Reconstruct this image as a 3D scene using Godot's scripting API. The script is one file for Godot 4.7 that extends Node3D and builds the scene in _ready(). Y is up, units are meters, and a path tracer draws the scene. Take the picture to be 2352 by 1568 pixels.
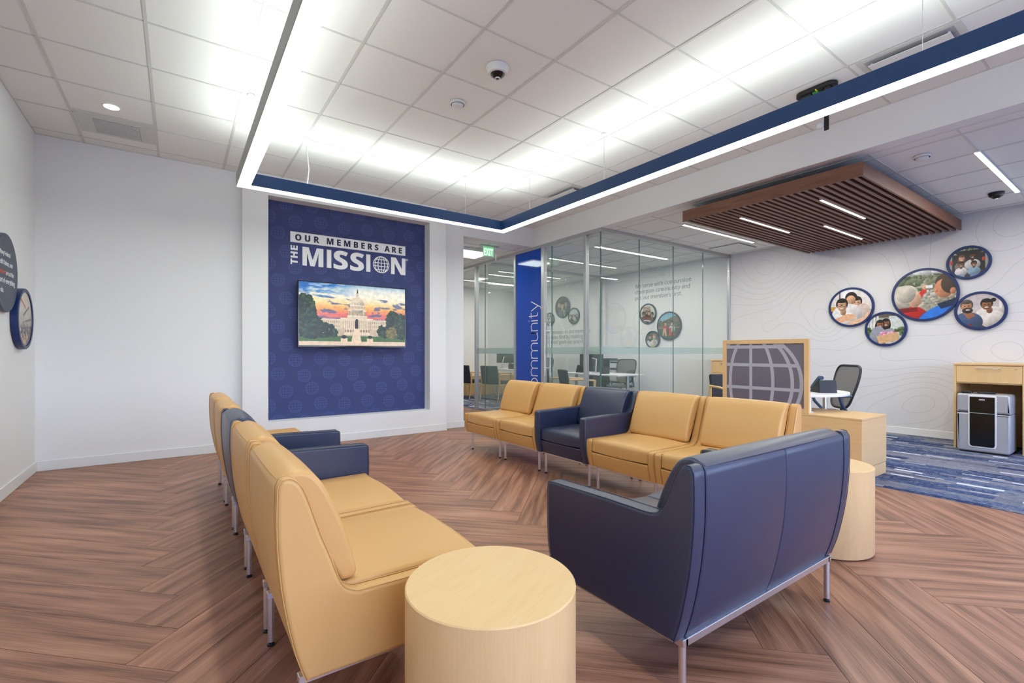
extends Node3D
# A waiting area of a bank branch: two rows of lounge chairs, a loveseat and drum tables on a herringbone
# floor, a wall niche with lettering and a screen, glazed offices and a workstation beyond a soffit.

var M := {}
var used := {}
var rng := RandomNumberGenerator.new()

# ------------------------------------------------------------------ mesh builder
class MB:
	var v := PackedVector3Array()
	var n := PackedVector3Array()
	var u := PackedVector2Array()
	var c := PackedColorArray()
	var ix := PackedInt32Array()
	var col := Color(1, 1, 1)
	var xf := Transform3D.IDENTITY
	var off := Vector2.ZERO

	func vert(p: Vector3, nn: Vector3, uv: Vector2) -> int:
		v.append(xf * p)
		n.append((xf.basis * nn).normalized())
		u.append(uv + off)
		c.append(col)
		return v.size() - 1

	func tri(a: int, b: int, d: int) -> void:
		var g := (v[b] - v[a]).cross(v[d] - v[a])
		if g.length_squared() < 1e-18:
			return
		if g.dot(n[a] + n[b] + n[d]) > 0.0:
			ix.append_array(PackedInt32Array([a, d, b]))
		else:
			ix.append_array(PackedInt32Array([a, b, d]))

	func face(pts: Array, nn: Vector3, uvs: Array) -> void:
		var id := []
		for i in pts.size():
			id.append(vert(pts[i], nn, uvs[i]))
		for i in range(1, pts.size() - 1):
			tri(id[0], id[i], id[i + 1])

	# a box from lo to hi with chamfered edges; grain names the axis the texture's u runs along
	func box(lo: Vector3, hi: Vector3, b := 0.0, grain := 0) -> void:
		var s := hi - lo
		b = minf(b, minf(s.x, minf(s.y, s.z)) * 0.45)
		var put := func(pts: Array, nn: Vector3) -> void:
			var uvs := []
			var a := 0
			var best := 0.0
			for k in 3:
				if absf(nn[k]) > best:
					best = absf(nn[k]); a = k
			var p1 := grain if grain != a else (a + 1) % 3
			var p2 := 3 - a - p1
			for p in pts:
				uvs.append(Vector2(p[p1], p[p2]))
			face(pts, nn, uvs)
		for a in 3:
			var p := (a + 1) % 3
			var q := (a + 2) % 3
			for sg in [-1, 1]:
				var pts := []
				for k in [[0, 0], [1, 0], [1, 1], [0, 1]]:
					var w := Vector3()
					w[a] = hi[a] if sg > 0 else lo[a]
					w[p] = hi[p] - b if k[0] else lo[p] + b
					w[q] = hi[q] - b if k[1] else lo[q] + b
					pts.append(w)
				var nn := Vector3(); nn[a] = sg
				put.call(pts, nn)
		if b <= 0.0:
			return
		for a in 3:
			var p := (a + 1) % 3
			var q := (a + 2) % 3
			for sp in [0, 1]:
				for sq in [0, 1]:
					var pts := []
					for k in [[0, 0], [1, 0], [1, 1], [0, 1]]:
						var w := Vector3()
						w[a] = hi[a] - b if k[0] else lo[a] + b
						var on_p: bool = k[1] == 0
						w[p] = (hi[p] if on_p else hi[p] - b) if sp else (lo[p] if on_p else lo[p] + b)
						w[q] = (hi[q] - b if on_p else hi[q]) if sq else (lo[q] + b if on_p else lo[q])
						pts.append(w)
					var nn := Vector3(); nn[p] = 1 if sp else -1; nn[q] = 1 if sq else -1
					put.call(pts, nn.normalized())
		for sx in [0, 1]:
			for sy in [0, 1]:
				for sz in [0, 1]:
					var sg := [sx, sy, sz]
					var pts := []
					for a in 3:
						var w := Vector3()
						for k in 3:
							var e := 0.0 if k == a else b
							w[k] = hi[k] - e if sg[k] else lo[k] + e
						pts.append(w)
					var nn := Vector3(1 if sx else -1, 1 if sy else -1, 1 if sz else -1)
					put.call(pts, nn.normalized())

	func cbox(at: Vector3, size: Vector3, b := 0.0, grain := 0) -> void:
		box(at - size / 2, at + size / 2, b, grain)

	# profile of (radius, height) turned about y
	func lathe(prof: Array, segs := 32, arc_uv := 0.0) -> void:
		var m := prof.size()
		var sn := []
		for j in m - 1:
			var d: Vector2 = prof[j + 1] - prof[j]
			sn.append(Vector2(d.y, -d.x).normalized())
		for j in m - 1:
			var n0: Vector2 = sn[j]
			var n1: Vector2 = sn[j]
			if j > 0 and sn[j].dot(sn[j - 1]) > 0.8:
				n0 = (sn[j] + sn[j - 1]).normalized()
			if j < m - 2 and sn[j].dot(sn[j + 1]) > 0.8:
				n1 = (sn[j] + sn[j + 1]).normalized()
			var ids := []
			for i in segs + 1:
				var t := TAU * i / segs
				var dir := Vector3(cos(t), 0, sin(t))
				var a: Vector2 = prof[j]
				var b: Vector2 = prof[j + 1]
				var ua := Vector2(a.y, t * arc_uv) if absf(sn[j].y) < 0.7 else Vector2(a.x * cos(t), a.x * sin(t))
				var ub := Vector2(b.y, t * arc_uv) if absf(sn[j].y) < 0.7 else Vector2(b.x * cos(t), b.x * sin(t))
				ids.append([vert(dir * a.x + Vector3(0, a.y, 0), dir * n0.x + Vector3(0, n0.y, 0), ua), vert(dir * b.x + Vector3(0, b.y, 0), dir * n1.x + Vector3(0, n1.y, 0), ub)])
			for i in segs:
				tri(ids[i][0], ids[i + 1][0], ids[i + 1][1])
				tri(ids[i][0], ids[i + 1][1], ids[i][1])

	# an outline in x, y carried along z through slices of (z, inset)
	func loft(outline: Array, slices: Array, caps := true, sharp := 0.6) -> void:
		var o := outline
		var area := 0.0
		for i in o.size():
			area += o[i].cross(o[(i + 1) % o.size()])
		if area < 0:
			o = outline.duplicate(); o.reverse()
		var m := o.size()
		var en := []
		for i in m:
			var d: Vector2 = o[(i + 1) % m] - o[i]
			en.append(Vector2(d.y, -d.x).normalized())
		var miter := []
		for i in m:
			var a: Vector2 = en[(i - 1 + m) % m]
			var b: Vector2 = en[i]
			var s := a + b
			miter.append(s / maxf(0.35, s.dot(b)) if s.length() > 0.01 else b)
		var len := 0.0
		var along := [0.0]
		for i in m:
			len += o[i].distance_to(o[(i + 1) % m])
			along.append(len)
		var ns := slices.size()
		for i in m:
			var j := (i + 1) % m
			var ni: Vector2 = en[i]
			var nj: Vector2 = en[i]
			if en[i].dot(en[(i - 1 + m) % m]) > sharp:
				ni = (en[i] + en[(i - 1 + m) % m]).normalized()
			if en[i].dot(en[j]) > sharp:
				nj = (en[i] + en[j]).normalized()
			var ids := []
			for k in ns:
				var sl: Vector2 = slices[k]
				var tilt := 0.0
				var d := Vector2.ZERO
				if k > 0:
					d += (slices[k] - slices[k - 1]).normalized()
				if k < ns - 1:
					d += (slices[k + 1] - slices[k]).normalized()
				d = d.normalized()
				# along the slices the surface runs (dz, -inset): its normal leans in z by d(inset)/dz
				var nz := d.y
				var nr := absf(d.x)
				var pi: Vector2 = o[i] - miter[i] * sl.y
				var pj: Vector2 = o[j] - miter[j] * sl.y
				ids.append([vert(Vector3(pi.x, pi.y, sl.x), Vector3(ni.x * nr, ni.y * nr, nz), Vector2(along[i], sl.x)), vert(Vector3(pj.x, pj.y, sl.x), Vector3(nj.x * nr, nj.y * nr, nz), Vector2(along[i + 1], sl.x))])
			for k in ns - 1:
				tri(ids[k][0], ids[k][1], ids[k + 1][1])
				tri(ids[k][0], ids[k + 1][1], ids[k + 1][0])
		if caps:
			for e in [0, ns - 1]:
				var sl: Vector2 = slices[e]
				var poly := PackedVector2Array()
				for i in m:
					poly.append(o[i] - miter[i] * sl.y)
				var t := Geometry2D.triangulate_polygon(PackedVector2Array(o))
				var nn := Vector3(0, 0, -1 if e == 0 else 1)
				if slices[ns - 1].x < slices[0].x:
					nn = -nn
				var base := v.size()
				for p in poly:
					vert(Vector3(p.x, p.y, sl.x), nn, p)
				for i in range(0, t.size(), 3):
					tri(base + t[i], base + t[i + 1], base + t[i + 2])

	func tube(path: Array, r: float, segs := 10, r2 := -1.0) -> void:
		if r2 < 0:
			r2 = r
		var m := path.size()
		var t0: Vector3 = (path[1] - path[0]).normalized()
		var side := t0.cross(Vector3.UP if absf(t0.y) < 0.9 else Vector3.RIGHT).normalized()
		var rings := []
		var run := 0.0
		for i in m:
			var t: Vector3
			if i == 0:
				t = t0
			elif i == m - 1:
				t = (path[i] - path[i - 1]).normalized()
			else:
				t = ((path[i] - path[i - 1]).normalized() + (path[i + 1] - path[i]).normalized()).normalized()
			if i > 0:
				run += path[i].distance_to(path[i - 1])
			side = (side - t * side.dot(t)).normalized()
			var up := t.cross(side)
			var rad := lerpf(r, r2, float(i) / (m - 1))
			var ring := []
			for k in segs + 1:
				var a := TAU * k / segs
				var d := side * cos(a) + up * sin(a)
				ring.append(vert(path[i] + d * rad, d, Vector2(run, a * rad)))
			rings.append(ring)
		for i in m - 1:
			for k in segs:
				tri(rings[i][k], rings[i][k + 1], rings[i + 1][k + 1])
				tri(rings[i][k], rings[i + 1][k + 1], rings[i + 1][k])
		for e in [0, m - 1]:
			var nn: Vector3 = -t0 if e == 0 else (path[m - 1] - path[m - 2]).normalized()
			var cc := vert(path[e], nn, Vector2.ZERO)
			var ids := []
			for k in segs + 1:
				ids.append(vert(v_local(rings[e][k]), nn, Vector2.ZERO))
			for k in segs:
				tri(cc, ids[k], ids[k + 1])

	func v_local(i: int) -> Vector3:
		return xf.affine_inverse() * v[i]

	# a flat sheet of the polygon in x, y at height z, facing +z
	func sheet(poly: PackedVector2Array, z: float, uv_lo := Vector2.ZERO, uv_size := Vector2.ONE) -> void:
		var t := Geometry2D.triangulate_polygon(poly)
		var base := v.size()
		for p in poly:
			vert(Vector3(p.x, p.y, z), Vector3(0, 0, 1), Vector2((p.x - uv_lo.x) / uv_size.x, 1.0 - (p.y - uv_lo.y) / uv_size.y))
		for i in range(0, t.size(), 3):
			tri(base + t[i], base + t[i + 1], base + t[i + 2])

	# a flat band following a line in x, y
	func ribbon(line: Array, w: float, z := 0.0, closed := false) -> void:
		var m := line.size()
		var ids := []
		for i in m + (1 if closed else 0):
			var a: Vector2 = line[(i - 1 + m) % m] if closed or i > 0 else line[0]
			var b: Vector2 = line[(i + 1) % m] if closed or i < m - 1 else line[m - 1]
			var d := (b - a).normalized()
			var s := Vector2(-d.y, d.x) * w / 2
			var p: Vector2 = line[i % m]
			ids.append([vert(Vector3(p.x - s.x, p.y - s.y, z), Vector3(0, 0, 1), p), vert(Vector3(p.x + s.x, p.y + s.y, z), Vector3(0, 0, 1), p)])
		for i in ids.size() - 1:
			tri(ids[i][0], ids[i][1], ids[i + 1][1])
			tri(ids[i][0], ids[i + 1][1], ids[i + 1][0])

	func mesh() -> ArrayMesh:
		var arr := []
		arr.resize(Mesh.ARRAY_MAX)
		arr[Mesh.ARRAY_VERTEX] = v
		arr[Mesh.ARRAY_NORMAL] = n
		arr[Mesh.ARRAY_TEX_UV] = u
		arr[Mesh.ARRAY_COLOR] = c
		arr[Mesh.ARRAY_INDEX] = ix
		var m := ArrayMesh.new()
		m.add_surface_from_arrays(Mesh.PRIMITIVE_TRIANGLES, arr)
		return m

# ------------------------------------------------------------------ scene helpers
func numbered(called: String) -> String:
	if not used.has(called):
		used[called] = 0
		return called
	used[called] += 1
	return "%s_%03d" % [called, used[called]]

func thing(called: String, label: String, category: String, at := Vector3.ZERO, turn := 0.0, group := "") -> Node3D:
	var o := Node3D.new()
	o.name = numbered(called)
	add_child(o)
	o.position = at
	o.rotation.y = turn
	o.set_meta("label", label)
	o.set_meta("category", category)
	if group:
		o.set_meta("group", group)
	return o

func structure(called: String, label: String) -> Node3D:
	var o := Node3D.new()
	o.name = called
	add_child(o)
	o.set_meta("label", label)
	o.set_meta("kind", "structure")
	return o

func part(called: String, shape, material: Material, parent: Node, at := Vector3.ZERO, label := "") -> MeshInstance3D:
	var o := MeshInstance3D.new()
	o.name = called
	o.mesh = shape.mesh() if shape is MB else shape
	o.material_override = material
	parent.add_child(o, true)
	o.position = at
	if label:
		o.set_meta("label", label)
	return o

func bx(lo: Vector3, hi: Vector3, b := 0.0, grain := 0) -> MB:
	var m := MB.new()
	m.box(lo, hi, b, grain)
	return m

func tb(path: Array, r: float, segs := 10, r2 := -1.0) -> MB:
	var m := MB.new()
	m.tube(path, r, segs, r2)
	return m

func lt(prof: Array, segs := 32, arc := 0.0) -> MB:
	var m := MB.new()
	m.lathe(prof, segs, arc)
	return m

func turned(b: Basis, at := Vector3.ZERO) -> MB:
	var m := MB.new()
	m.xf = Transform3D(b, at)
	return m

func copy_of(src: Node3D, label: String, at: Vector3, turn: float, group := "") -> Node3D:
	var r: Node3D = src.duplicate()
	var base: String = src.name
	r.name = numbered(base.rstrip("0123456789").trim_suffix("_") if base.contains("_0") else base)
	add_child(r)
	r.position = at
	r.rotation.y = turn
	r.set_meta("label", label)
	if group:
		r.set_meta("group", group)
	return r

# corners of a polygon rounded; each entry is Vector3(x, y, radius)
func rounded(pts: Array, segs := 5) -> Array:
	var out := []
	var m := pts.size()
	for i in m:
		var p := Vector2(pts[i].x, pts[i].y)
		var r: float = pts[i].z
		var a := Vector2(pts[(i - 1 + m) % m].x, pts[(i - 1 + m) % m].y)
		var b := Vector2(pts[(i + 1) % m].x, pts[(i + 1) % m].y)
		if r <= 0.0:
			out.append(p)
			continue
		var da := (a - p).normalized()
		var db := (b - p).normalized()
		var cut := minf(r, minf(a.distance_to(p), b.distance_to(p)) * 0.49)
		var p0 := p + da * cut
		var p1 := p + db * cut
		for k in segs + 1:
			var t := float(k) / segs
			out.append(p0 * (1 - t) * (1 - t) + p * 2 * t * (1 - t) + p1 * t * t)
	return out

# a smooth line through points
func smooth(pts: Array, per := 4, closed := false) -> Array:
	var out := []
	var m := pts.size()
	for i in (m if closed else m - 1):
		var p0: Vector2 = pts[(i - 1 + m) % m] if closed or i > 0 else pts[0]
		var p1: Vector2 = pts[i]
		var p2: Vector2 = pts[(i + 1) % m]
		var p3: Vector2 = pts[(i + 2) % m] if closed or i < m - 2 else pts[m - 1]
		for k in per:
			out.append(p1.cubic_interpolate(p2, p0, p3, float(k) / per))
	if not closed:
		out.append(pts[m - 1])
	return out

func edge_slices(w: float, b: float, crown := 0.0, steps := 4) -> Array:
	var s := []
	for k in steps + 1:
		var a := PI / 2 * k / steps
		s.append(Vector2(-w / 2 + b * (1 - cos(a)), crown + b * (1 - sin(a))))
	if crown > 0.0:
		for k in range(1, 4):
			var t := -1.0 + k / 3.0
			s.append(Vector2((w / 2 - b) * t, crown * t * t))
	var m := s.size()
	for k in m:
		var q: Vector2 = s[m - 1 - k]
		if absf(q.x) > 1e-6:
			s.append(Vector2(-q.x, q.y))
	return s

# ------------------------------------------------------------------ textures
func pic(w: int, h: int, col: Color) -> Image:
	var i := Image.create(w, h, false, Image.FORMAT_RGB8)
	i.fill(col)
	return i

func ell(im: Image, cx: float, cy: float, rx: float, ry: float, col: Color, turn := 0.0) -> void:
	var r := maxf(rx, ry)
	var c := cos(turn)
	var s := sin(turn)
	for y in range(maxi(0, int(cy - r)), mini(im.get_height(), int(cy + r) + 2)):
		for x in range(maxi(0, int(cx - r)), mini(im.get_width(), int(cx + r) + 2)):
			var dx := x - cx
			var dy := y - cy
			var a := (dx * c + dy * s) / rx
			var b := (-dx * s + dy * c) / ry
			var d := sqrt(a * a + b * b)
			if d < 1.0:
				im.set_pixel(x, y, col.darkened(clampf(0.10 + 0.26 * (a * 0.6 + b * 0.8), 0, 0.34)) if rx > 7.0 else col)
			elif d < 1.0 + 1.2 / minf(rx, ry):
				im.set_pixel(x, y, im.get_pixel(x, y).lerp(col, 0.5))

func poly(im: Image, pts: Array, col: Color) -> void:
	var lo := 1e9
	var hi := -1e9
	for p in pts:
		lo = minf(lo, p.y)
		hi = maxf(hi, p.y)
	for y in range(maxi(0, int(lo)), mini(im.get_height() - 1, int(hi)) + 1):
		var xs := []
		for i in pts.size():
			var a: Vector2 = pts[i]
			var b: Vector2 = pts[(i + 1) % pts.size()]
			if (a.y <= y) != (b.y <= y):
				xs.append(a.x + (y - a.y) / (b.y - a.y) * (b.x - a.x))
		xs.sort()
		for k in range(0, xs.size() - 1, 2):
			var x0 := clampi(int(xs[k]), 0, im.get_width())
			var x1 := clampi(int(xs[k + 1]) + 1, 0, im.get_width())
			if x1 > x0:
				im.fill_rect(Rect2i(x0, y, x1 - x0, 1), col)

func rect(im: Image, x: float, y: float, w: float, h: float, col: Color) -> void:
	im.fill_rect(Rect2i(int(x), int(y), maxi(1, int(w)), maxi(1, int(h))), col)

func fade(im: Image, y0: int, y1: int, stops: Array) -> void:
	for y in range(y0, y1):
		var t := float(y - y0) / (y1 - y0) * (stops.size() - 1)
		var k := mini(int(t), stops.size() - 2)
		var a: Color = stops[k]
		im.fill_rect(Rect2i(0, y, im.get_width(), 1), a.lerp(stops[k + 1], t - k))

func blot(im: Image, x: float, y: float, w: float, h: float, cols: Array, count: int, r: float, sd: int) -> void:
	# a scatter of blots: foliage, rock, crowd
	var g := RandomNumberGenerator.new()
	g.seed = sd
	for k in count:
		var a := g.randf() * TAU
		var q := sqrt(g.randf())
		ell(im, x + cos(a) * q * w, y + sin(a) * q * h, r * g.randf_range(0.5, 1.2), r * g.randf_range(0.4, 1.0), cols[g.randi() % cols.size()])

func rgb(a: int, b: int, d: int) -> Color:
	return Color8(a, b, d)

func someone(im: Image, x: float, y: float, r: float, skin: Color, hair: Color, shirt: Color, long := false, lean := 0.0) -> void:
	# head and shoulders: shirt, neck, hair, face
	ell(im, x - lean * r * 2, y + r * 2.9, r * 1.9, r * 1.7, shirt)
	ell(im, x - lean * r, y + r * 1.15, r * 0.42, r * 0.6, skin.darkened(0.12))
	if long:
		ell(im, x - lean * r * 0.6, y + r * 0.55, r * 1.0, r * 1.45, hair)
	ell(im, x, y - r * 0.2, r * 0.88, r * 1.0, hair)
	ell(im, x, y + r * 0.12, r * 0.7, r * 0.9, skin)
	ell(im, x - r * 0.27, y, r * 0.09, r * 0.06, hair.darkened(0.4))
	ell(im, x + r * 0.27, y, r * 0.09, r * 0.06, hair.darkened(0.4))
	ell(im, x, y + r * 0.24, r * 0.1, r * 0.16, skin.darkened(0.12))
	ell(im, x, y + r * 0.55, r * 0.26, r * 0.1, rgb(240, 230, 225))
	ell(im, x, y - r * 0.75, r * 0.72, r * 0.36, hair)

func picture(kind: String) -> Image:
	var s := 256.0
	var im := pic(256, 256, rgb(220, 215, 210))
	var tan_skin := rgb(224, 172, 138)
	var brown := rgb(150, 98, 68)
	var deep := rgb(104, 66, 46)
	var black := rgb(30, 24, 24)
	match kind:
		"hug":      # two people embracing a man in a white shirt on a sofa
			fade(im, 0, 256, [rgb(226, 222, 222), rgb(214, 204, 200)])
			rect(im, 62, 0, 8, 120, rgb(92, 78, 84))
			rect(im, 70, 0, 70, 100, rgb(236, 236, 240))
			ell(im, 20, 180, 60, 60, rgb(196, 150, 70))
			rect(im, 0, 150, 256, 16, rgb(70, 74, 92))
			someone(im, 160, 100, 34, tan_skin, black, rgb(196, 178, 168), true, 0.2)
			ell(im, 196, 190, 46, 82, rgb(208, 186, 176))
			ell(im, 130, 66, 33, 36, black)
			ell(im, 128, 82, 26, 30, tan_skin)
			ell(im, 106, 182, 86, 78, rgb(226, 224, 222))
			someone(im, 78, 112, 38, tan_skin, black, rgb(228, 226, 224), false, -0.2)
			ell(im, 64, 112, 13, 8, rgb(50, 40, 40)); ell(im, 64, 112, 10, 6, tan_skin)
			ell(im, 92, 112, 13, 8, rgb(50, 40, 40)); ell(im, 92, 112, 10, 6, tan_skin)
			poly(im, [Vector2(40, 200), Vector2(110, 170), Vector2(160, 178), Vector2(150, 206), Vector2(60, 230)], tan_skin)
			poly(im, [Vector2(110, 230), Vector2(196, 196), Vector2(236, 150), Vector2(246, 190), Vector2(200, 240), Vector2(120, 256)], tan_skin.lightened(0.1))
			rect(im, 150, 238, 60, 18, rgb(30, 40, 74))
		"gift":     # two girls with a cardboard box before a house
			fade(im, 0, 256, [rgb(150, 152, 146), rgb(196, 194, 186)])
			rect(im, 0, 0, 256, 44, rgb(92, 84, 74))
			for k in 4:
				rect(im, 14 + k * 20, 30, 14, 96, rgb(212, 214, 210))
			rect(im, 150, 34, 90, 120, rgb(198, 204, 200))
			blot(im, 20, 170, 40, 60, [rgb(48, 74, 40), rgb(84, 112, 58)], 50, 12, 3)
			blot(im, 220, 150, 40, 30, [rgb(72, 92, 58), rgb(110, 128, 90)], 40, 10, 5)
			someone(im, 132, 84, 28, brown, black, rgb(186, 120, 150), true)
			someone(im, 96, 92, 28, brown, rgb(36, 28, 26), rgb(148, 150, 160), true, 0.2)
			ell(im, 84, 190, 50, 84, rgb(146, 150, 162))
			poly(im, [Vector2(60, 150), Vector2(170, 120), Vector2(180, 140), Vector2(74, 186)], rgb(150, 154, 166))
			blot(im, 150, 164, 60, 14, [rgb(232, 140, 178), rgb(244, 186, 206)], 30, 9, 7)
			poly(im, [Vector2(74, 180), Vector2(200, 152), Vector2(212, 208), Vector2(90, 238)], rgb(206, 164, 120))
			rect(im, 90, 236, 90, 20, rgb(40, 36, 40))
		"hike":     # an older couple photographing themselves before a green hillside
			fade(im, 0, 256, [rgb(196, 202, 206), rgb(226, 228, 226), rgb(150, 158, 140), rgb(176, 170, 158)])
			blot(im, 128, 70, 150, 40, [rgb(96, 112, 78), rgb(120, 130, 98), rgb(74, 88, 62), rgb(150, 150, 134)], 220, 14, 11)
			blot(im, 128, 150, 140, 70, [rgb(176, 168, 152), rgb(200, 192, 178), rgb(140, 132, 118), rgb(160, 158, 140)], 240, 10, 13)
			for k in 3:
				ell(im, 60 + k * 70, 18, 46, 14, rgb(226, 228, 230))
			poly(im, [Vector2(92, 140), Vector2(128, 92), Vector2(140, 104), Vector2(112, 150)], rgb(206, 44, 38))
			ell(im, 132, 92, 11, 13, tan_skin)
			rect(im, 134, 84, 26, 14, rgb(232, 234, 236))
			ell(im, 60, 230, 80, 52, rgb(198, 34, 30))
			ell(im, 40, 140, 46, 62, rgb(196, 186, 170))
			ell(im, 62, 128, 46, 52, rgb(214, 206, 194))
			ell(im, 92, 148, 24, 40, rgb(226, 176, 148))
			ell(im, 56, 120, 40, 44, rgb(206, 198, 184))
			poly(im, [Vector2(20, 190), Vector2(100, 186), Vector2(104, 206), Vector2(12, 214)], rgb(120, 20, 24))
			ell(im, 200, 244, 110, 62, rgb(36, 116, 214), -0.45)
			ell(im, 214, 74, 44, 42, rgb(72, 56, 44))
			ell(im, 200, 104, 34, 44, rgb(214, 142, 104))
			ell(im, 224, 84, 34, 44, rgb(72, 56, 44))
			ell(im, 232, 118, 10, 15, rgb(206, 134, 98))
			ell(im, 172, 112, 8, 9, rgb(214, 142, 104))
			poly(im, [Vector2(176, 176), Vector2(250, 150), Vector2(256, 180), Vector2(190, 200)], rgb(24, 40, 70))
		"family":   # parents and two children sitting in an open car boot
			fade(im, 0, 256, [rgb(176, 178, 172), rgb(120, 116, 108)])
			blot(im, 128, 30, 150, 34, [rgb(110, 128, 84), rgb(176, 182, 168), rgb(84, 100, 66)], 90, 12, 17)
			poly(im, [Vector2(40, 36), Vector2(216, 36), Vector2(190, 62), Vector2(66, 62)], rgb(34, 34, 38))
			rect(im, 36, 62, 184, 150, rgb(40, 36, 38))
			rect(im, 20, 190, 216, 66, rgb(56, 50, 50))
			ell(im, 30, 120, 9, 14, rgb(206, 72, 50)); ell(im, 212, 110, 9, 14, rgb(206, 72, 50))
			someone(im, 90, 92, 22, tan_skin, rgb(120, 78, 50), rgb(120, 112, 104), true)
			someone(im, 150, 78, 23, deep, black, rgb(206, 204, 200))
			someone(im, 86, 138, 19, brown, black, rgb(226, 220, 222))
			someone(im, 158, 140, 19, brown, black, rgb(136, 170, 190))
			rect(im, 66, 214, 40, 42, rgb(126, 140, 164)); rect(im, 138, 214, 44, 42, rgb(112, 128, 158))
		"couple":   # a bearded man on a couch and a woman leaning over
			fade(im, 0, 256, [rgb(186, 176, 178), rgb(206, 198, 196)])
			rect(im, 216, 40, 14, 120, rgb(226, 220, 216))
			rect(im, 120, 164, 136, 92, rgb(62, 54, 66))
			ell(im, 176, 138, 66, 34, rgb(222, 214, 208))
			ell(im, 190, 60, 12, 12, black)
			someone(im, 158, 88, 33, brown, black, rgb(222, 214, 208), false, -0.4)
			ell(im, 66, 200, 74, 66, rgb(66, 88, 128))
			someone(im, 62, 92, 36, rgb(190, 136, 100), rgb(90, 84, 84), rgb(70, 92, 132))
			ell(im, 66, 122, 26, 18, rgb(60, 50, 46)); ell(im, 68, 118, 10, 4, rgb(236, 226, 220))
			poly(im, [Vector2(52, 150), Vector2(92, 136), Vector2(104, 160), Vector2(70, 180)], brown)
			ell(im, 78, 236, 12, 24, rgb(120, 50, 54))
		"grads":    # a tutor between graduates in mortarboards
			fade(im, 0, 256, [rgb(70, 62, 62), rgb(52, 48, 56)])
			someone(im, 74, 96, 34, tan_skin, rgb(110, 86, 66), rgb(42, 44, 60), true)
			someone(im, 190, 90, 34, rgb(206, 158, 126), black, rgb(46, 46, 62))
			ell(im, 120, 220, 80, 70, rgb(74, 78, 100))
			someone(im, 126, 112, 38, rgb(226, 180, 150), rgb(80, 64, 54), rgb(84, 88, 112))
			poly(im, [Vector2(80, 66), Vector2(126, 44), Vector2(174, 66), Vector2(126, 82)], rgb(24, 24, 30))
			poly(im, [Vector2(146, 160), Vector2(166, 160), Vector2(176, 256), Vector2(156, 256)], rgb(176, 160, 90))
		"porch":    # a group on a lawn before a house
			fade(im, 0, 256, [rgb(130, 140, 148), rgb(206, 206, 200), rgb(120, 124, 96), rgb(96, 98, 66)])
			poly(im, [Vector2(60, 60), Vector2(170, 20), Vector2(240, 70), Vector2(240, 110), Vector2(40, 110)], rgb(206, 208, 206))
			for k in 5:
				someone(im, 50 + k * 38, 118 + (k % 2) * 14, 16, [tan_skin, brown][k % 2], black, [rgb(226, 226, 220), rgb(60, 66, 76), rgb(196, 190, 176)][k % 3])
			blot(im, 128, 230, 130, 26, [rgb(120, 124, 60), rgb(90, 96, 50), rgb(150, 146, 84)], 80, 8, 23)
		"troop":    # people crouching together in grey clothes
			fade(im, 0, 256, [rgb(150, 154, 158), rgb(190, 192, 192)])
			for k in 4:
				someone(im, 60 + k * 44, 84 + (k % 2) * 52, 25, [tan_skin, deep][k % 2], black, [rgb(206, 208, 210), rgb(120, 124, 128)][k % 2])
			blot(im, 128, 214, 120, 34, [rgb(206, 206, 204), rgb(120, 118, 112), rgb(160, 120, 80)], 70, 12, 29)
		"sofa":     # friends around a table indoors
			fade(im, 0, 256, [rgb(214, 214, 212), rgb(186, 178, 168)])
			rect(im, 60, 40, 110, 120, rgb(178, 150, 126))
			rect(im, 184, 60, 60, 90, rgb(206, 212, 188))
			someone(im, 64, 128, 26, deep, black, rgb(52, 60, 84))
			someone(im, 110, 110, 25, brown, rgb(50, 30, 26), rgb(110, 48, 44), true)
			someone(im, 150, 122, 27, tan_skin, rgb(84, 40, 32), rgb(126, 44, 42), true)
			someone(im, 196, 140, 26, brown, black, rgb(92, 62, 50))
			ell(im, 110, 222, 60, 18, rgb(214, 214, 218)); ell(im, 80, 240, 70, 24, rgb(44, 48, 74))
		"bikes":    # two people on the tailgate of a truck before dry hills
			fade(im, 0, 256, [rgb(108, 166, 196), rgb(150, 190, 206), rgb(120, 116, 92), rgb(92, 88, 74)])
			poly(im, [Vector2(0, 96), Vector2(70, 84), Vector2(190, 40), Vector2(256, 70), Vector2(256, 150), Vector2(0, 150)], rgb(104, 98, 76))
			blot(im, 128, 110, 140, 34, [rgb(84, 84, 62), rgb(120, 110, 84), rgb(70, 74, 56)], 120, 10, 31)
			rect(im, 0, 150, 256, 106, rgb(70, 72, 60)); rect(im, 10, 140, 240, 10, rgb(150, 110, 92))
			someone(im, 92, 104, 15, tan_skin, black, rgb(176, 50, 56))
			poly(im, [Vector2(72, 150), Vector2(96, 146), Vector2(104, 220), Vector2(92, 220), Vector2(82, 172), Vector2(68, 216), Vector2(58, 212)], tan_skin)
			someone(im, 160, 106, 17, tan_skin, rgb(60, 44, 38), rgb(206, 204, 200))
			poly(im, [Vector2(130, 150), Vector2(152, 140), Vector2(150, 216), Vector2(126, 214)], rgb(196, 52, 62))
			ell(im, 178, 218, 13, 30, rgb(190, 50, 60))
		"crowd":    # a family with a baby, seen close
			fade(im, 0, 256, [rgb(60, 66, 70), rgb(150, 146, 140)])
			someone(im, 84, 90, 32, tan_skin, black, rgb(206, 206, 208), true)
			someone(im, 160, 84, 33, rgb(226, 190, 166), rgb(196, 120, 110), rgb(190, 206, 212))
			ell(im, 128, 206, 90, 52, rgb(214, 214, 214))
			someone(im, 160, 176, 24, rgb(232, 196, 160), rgb(206, 150, 90), rgb(200, 180, 130))
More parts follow.
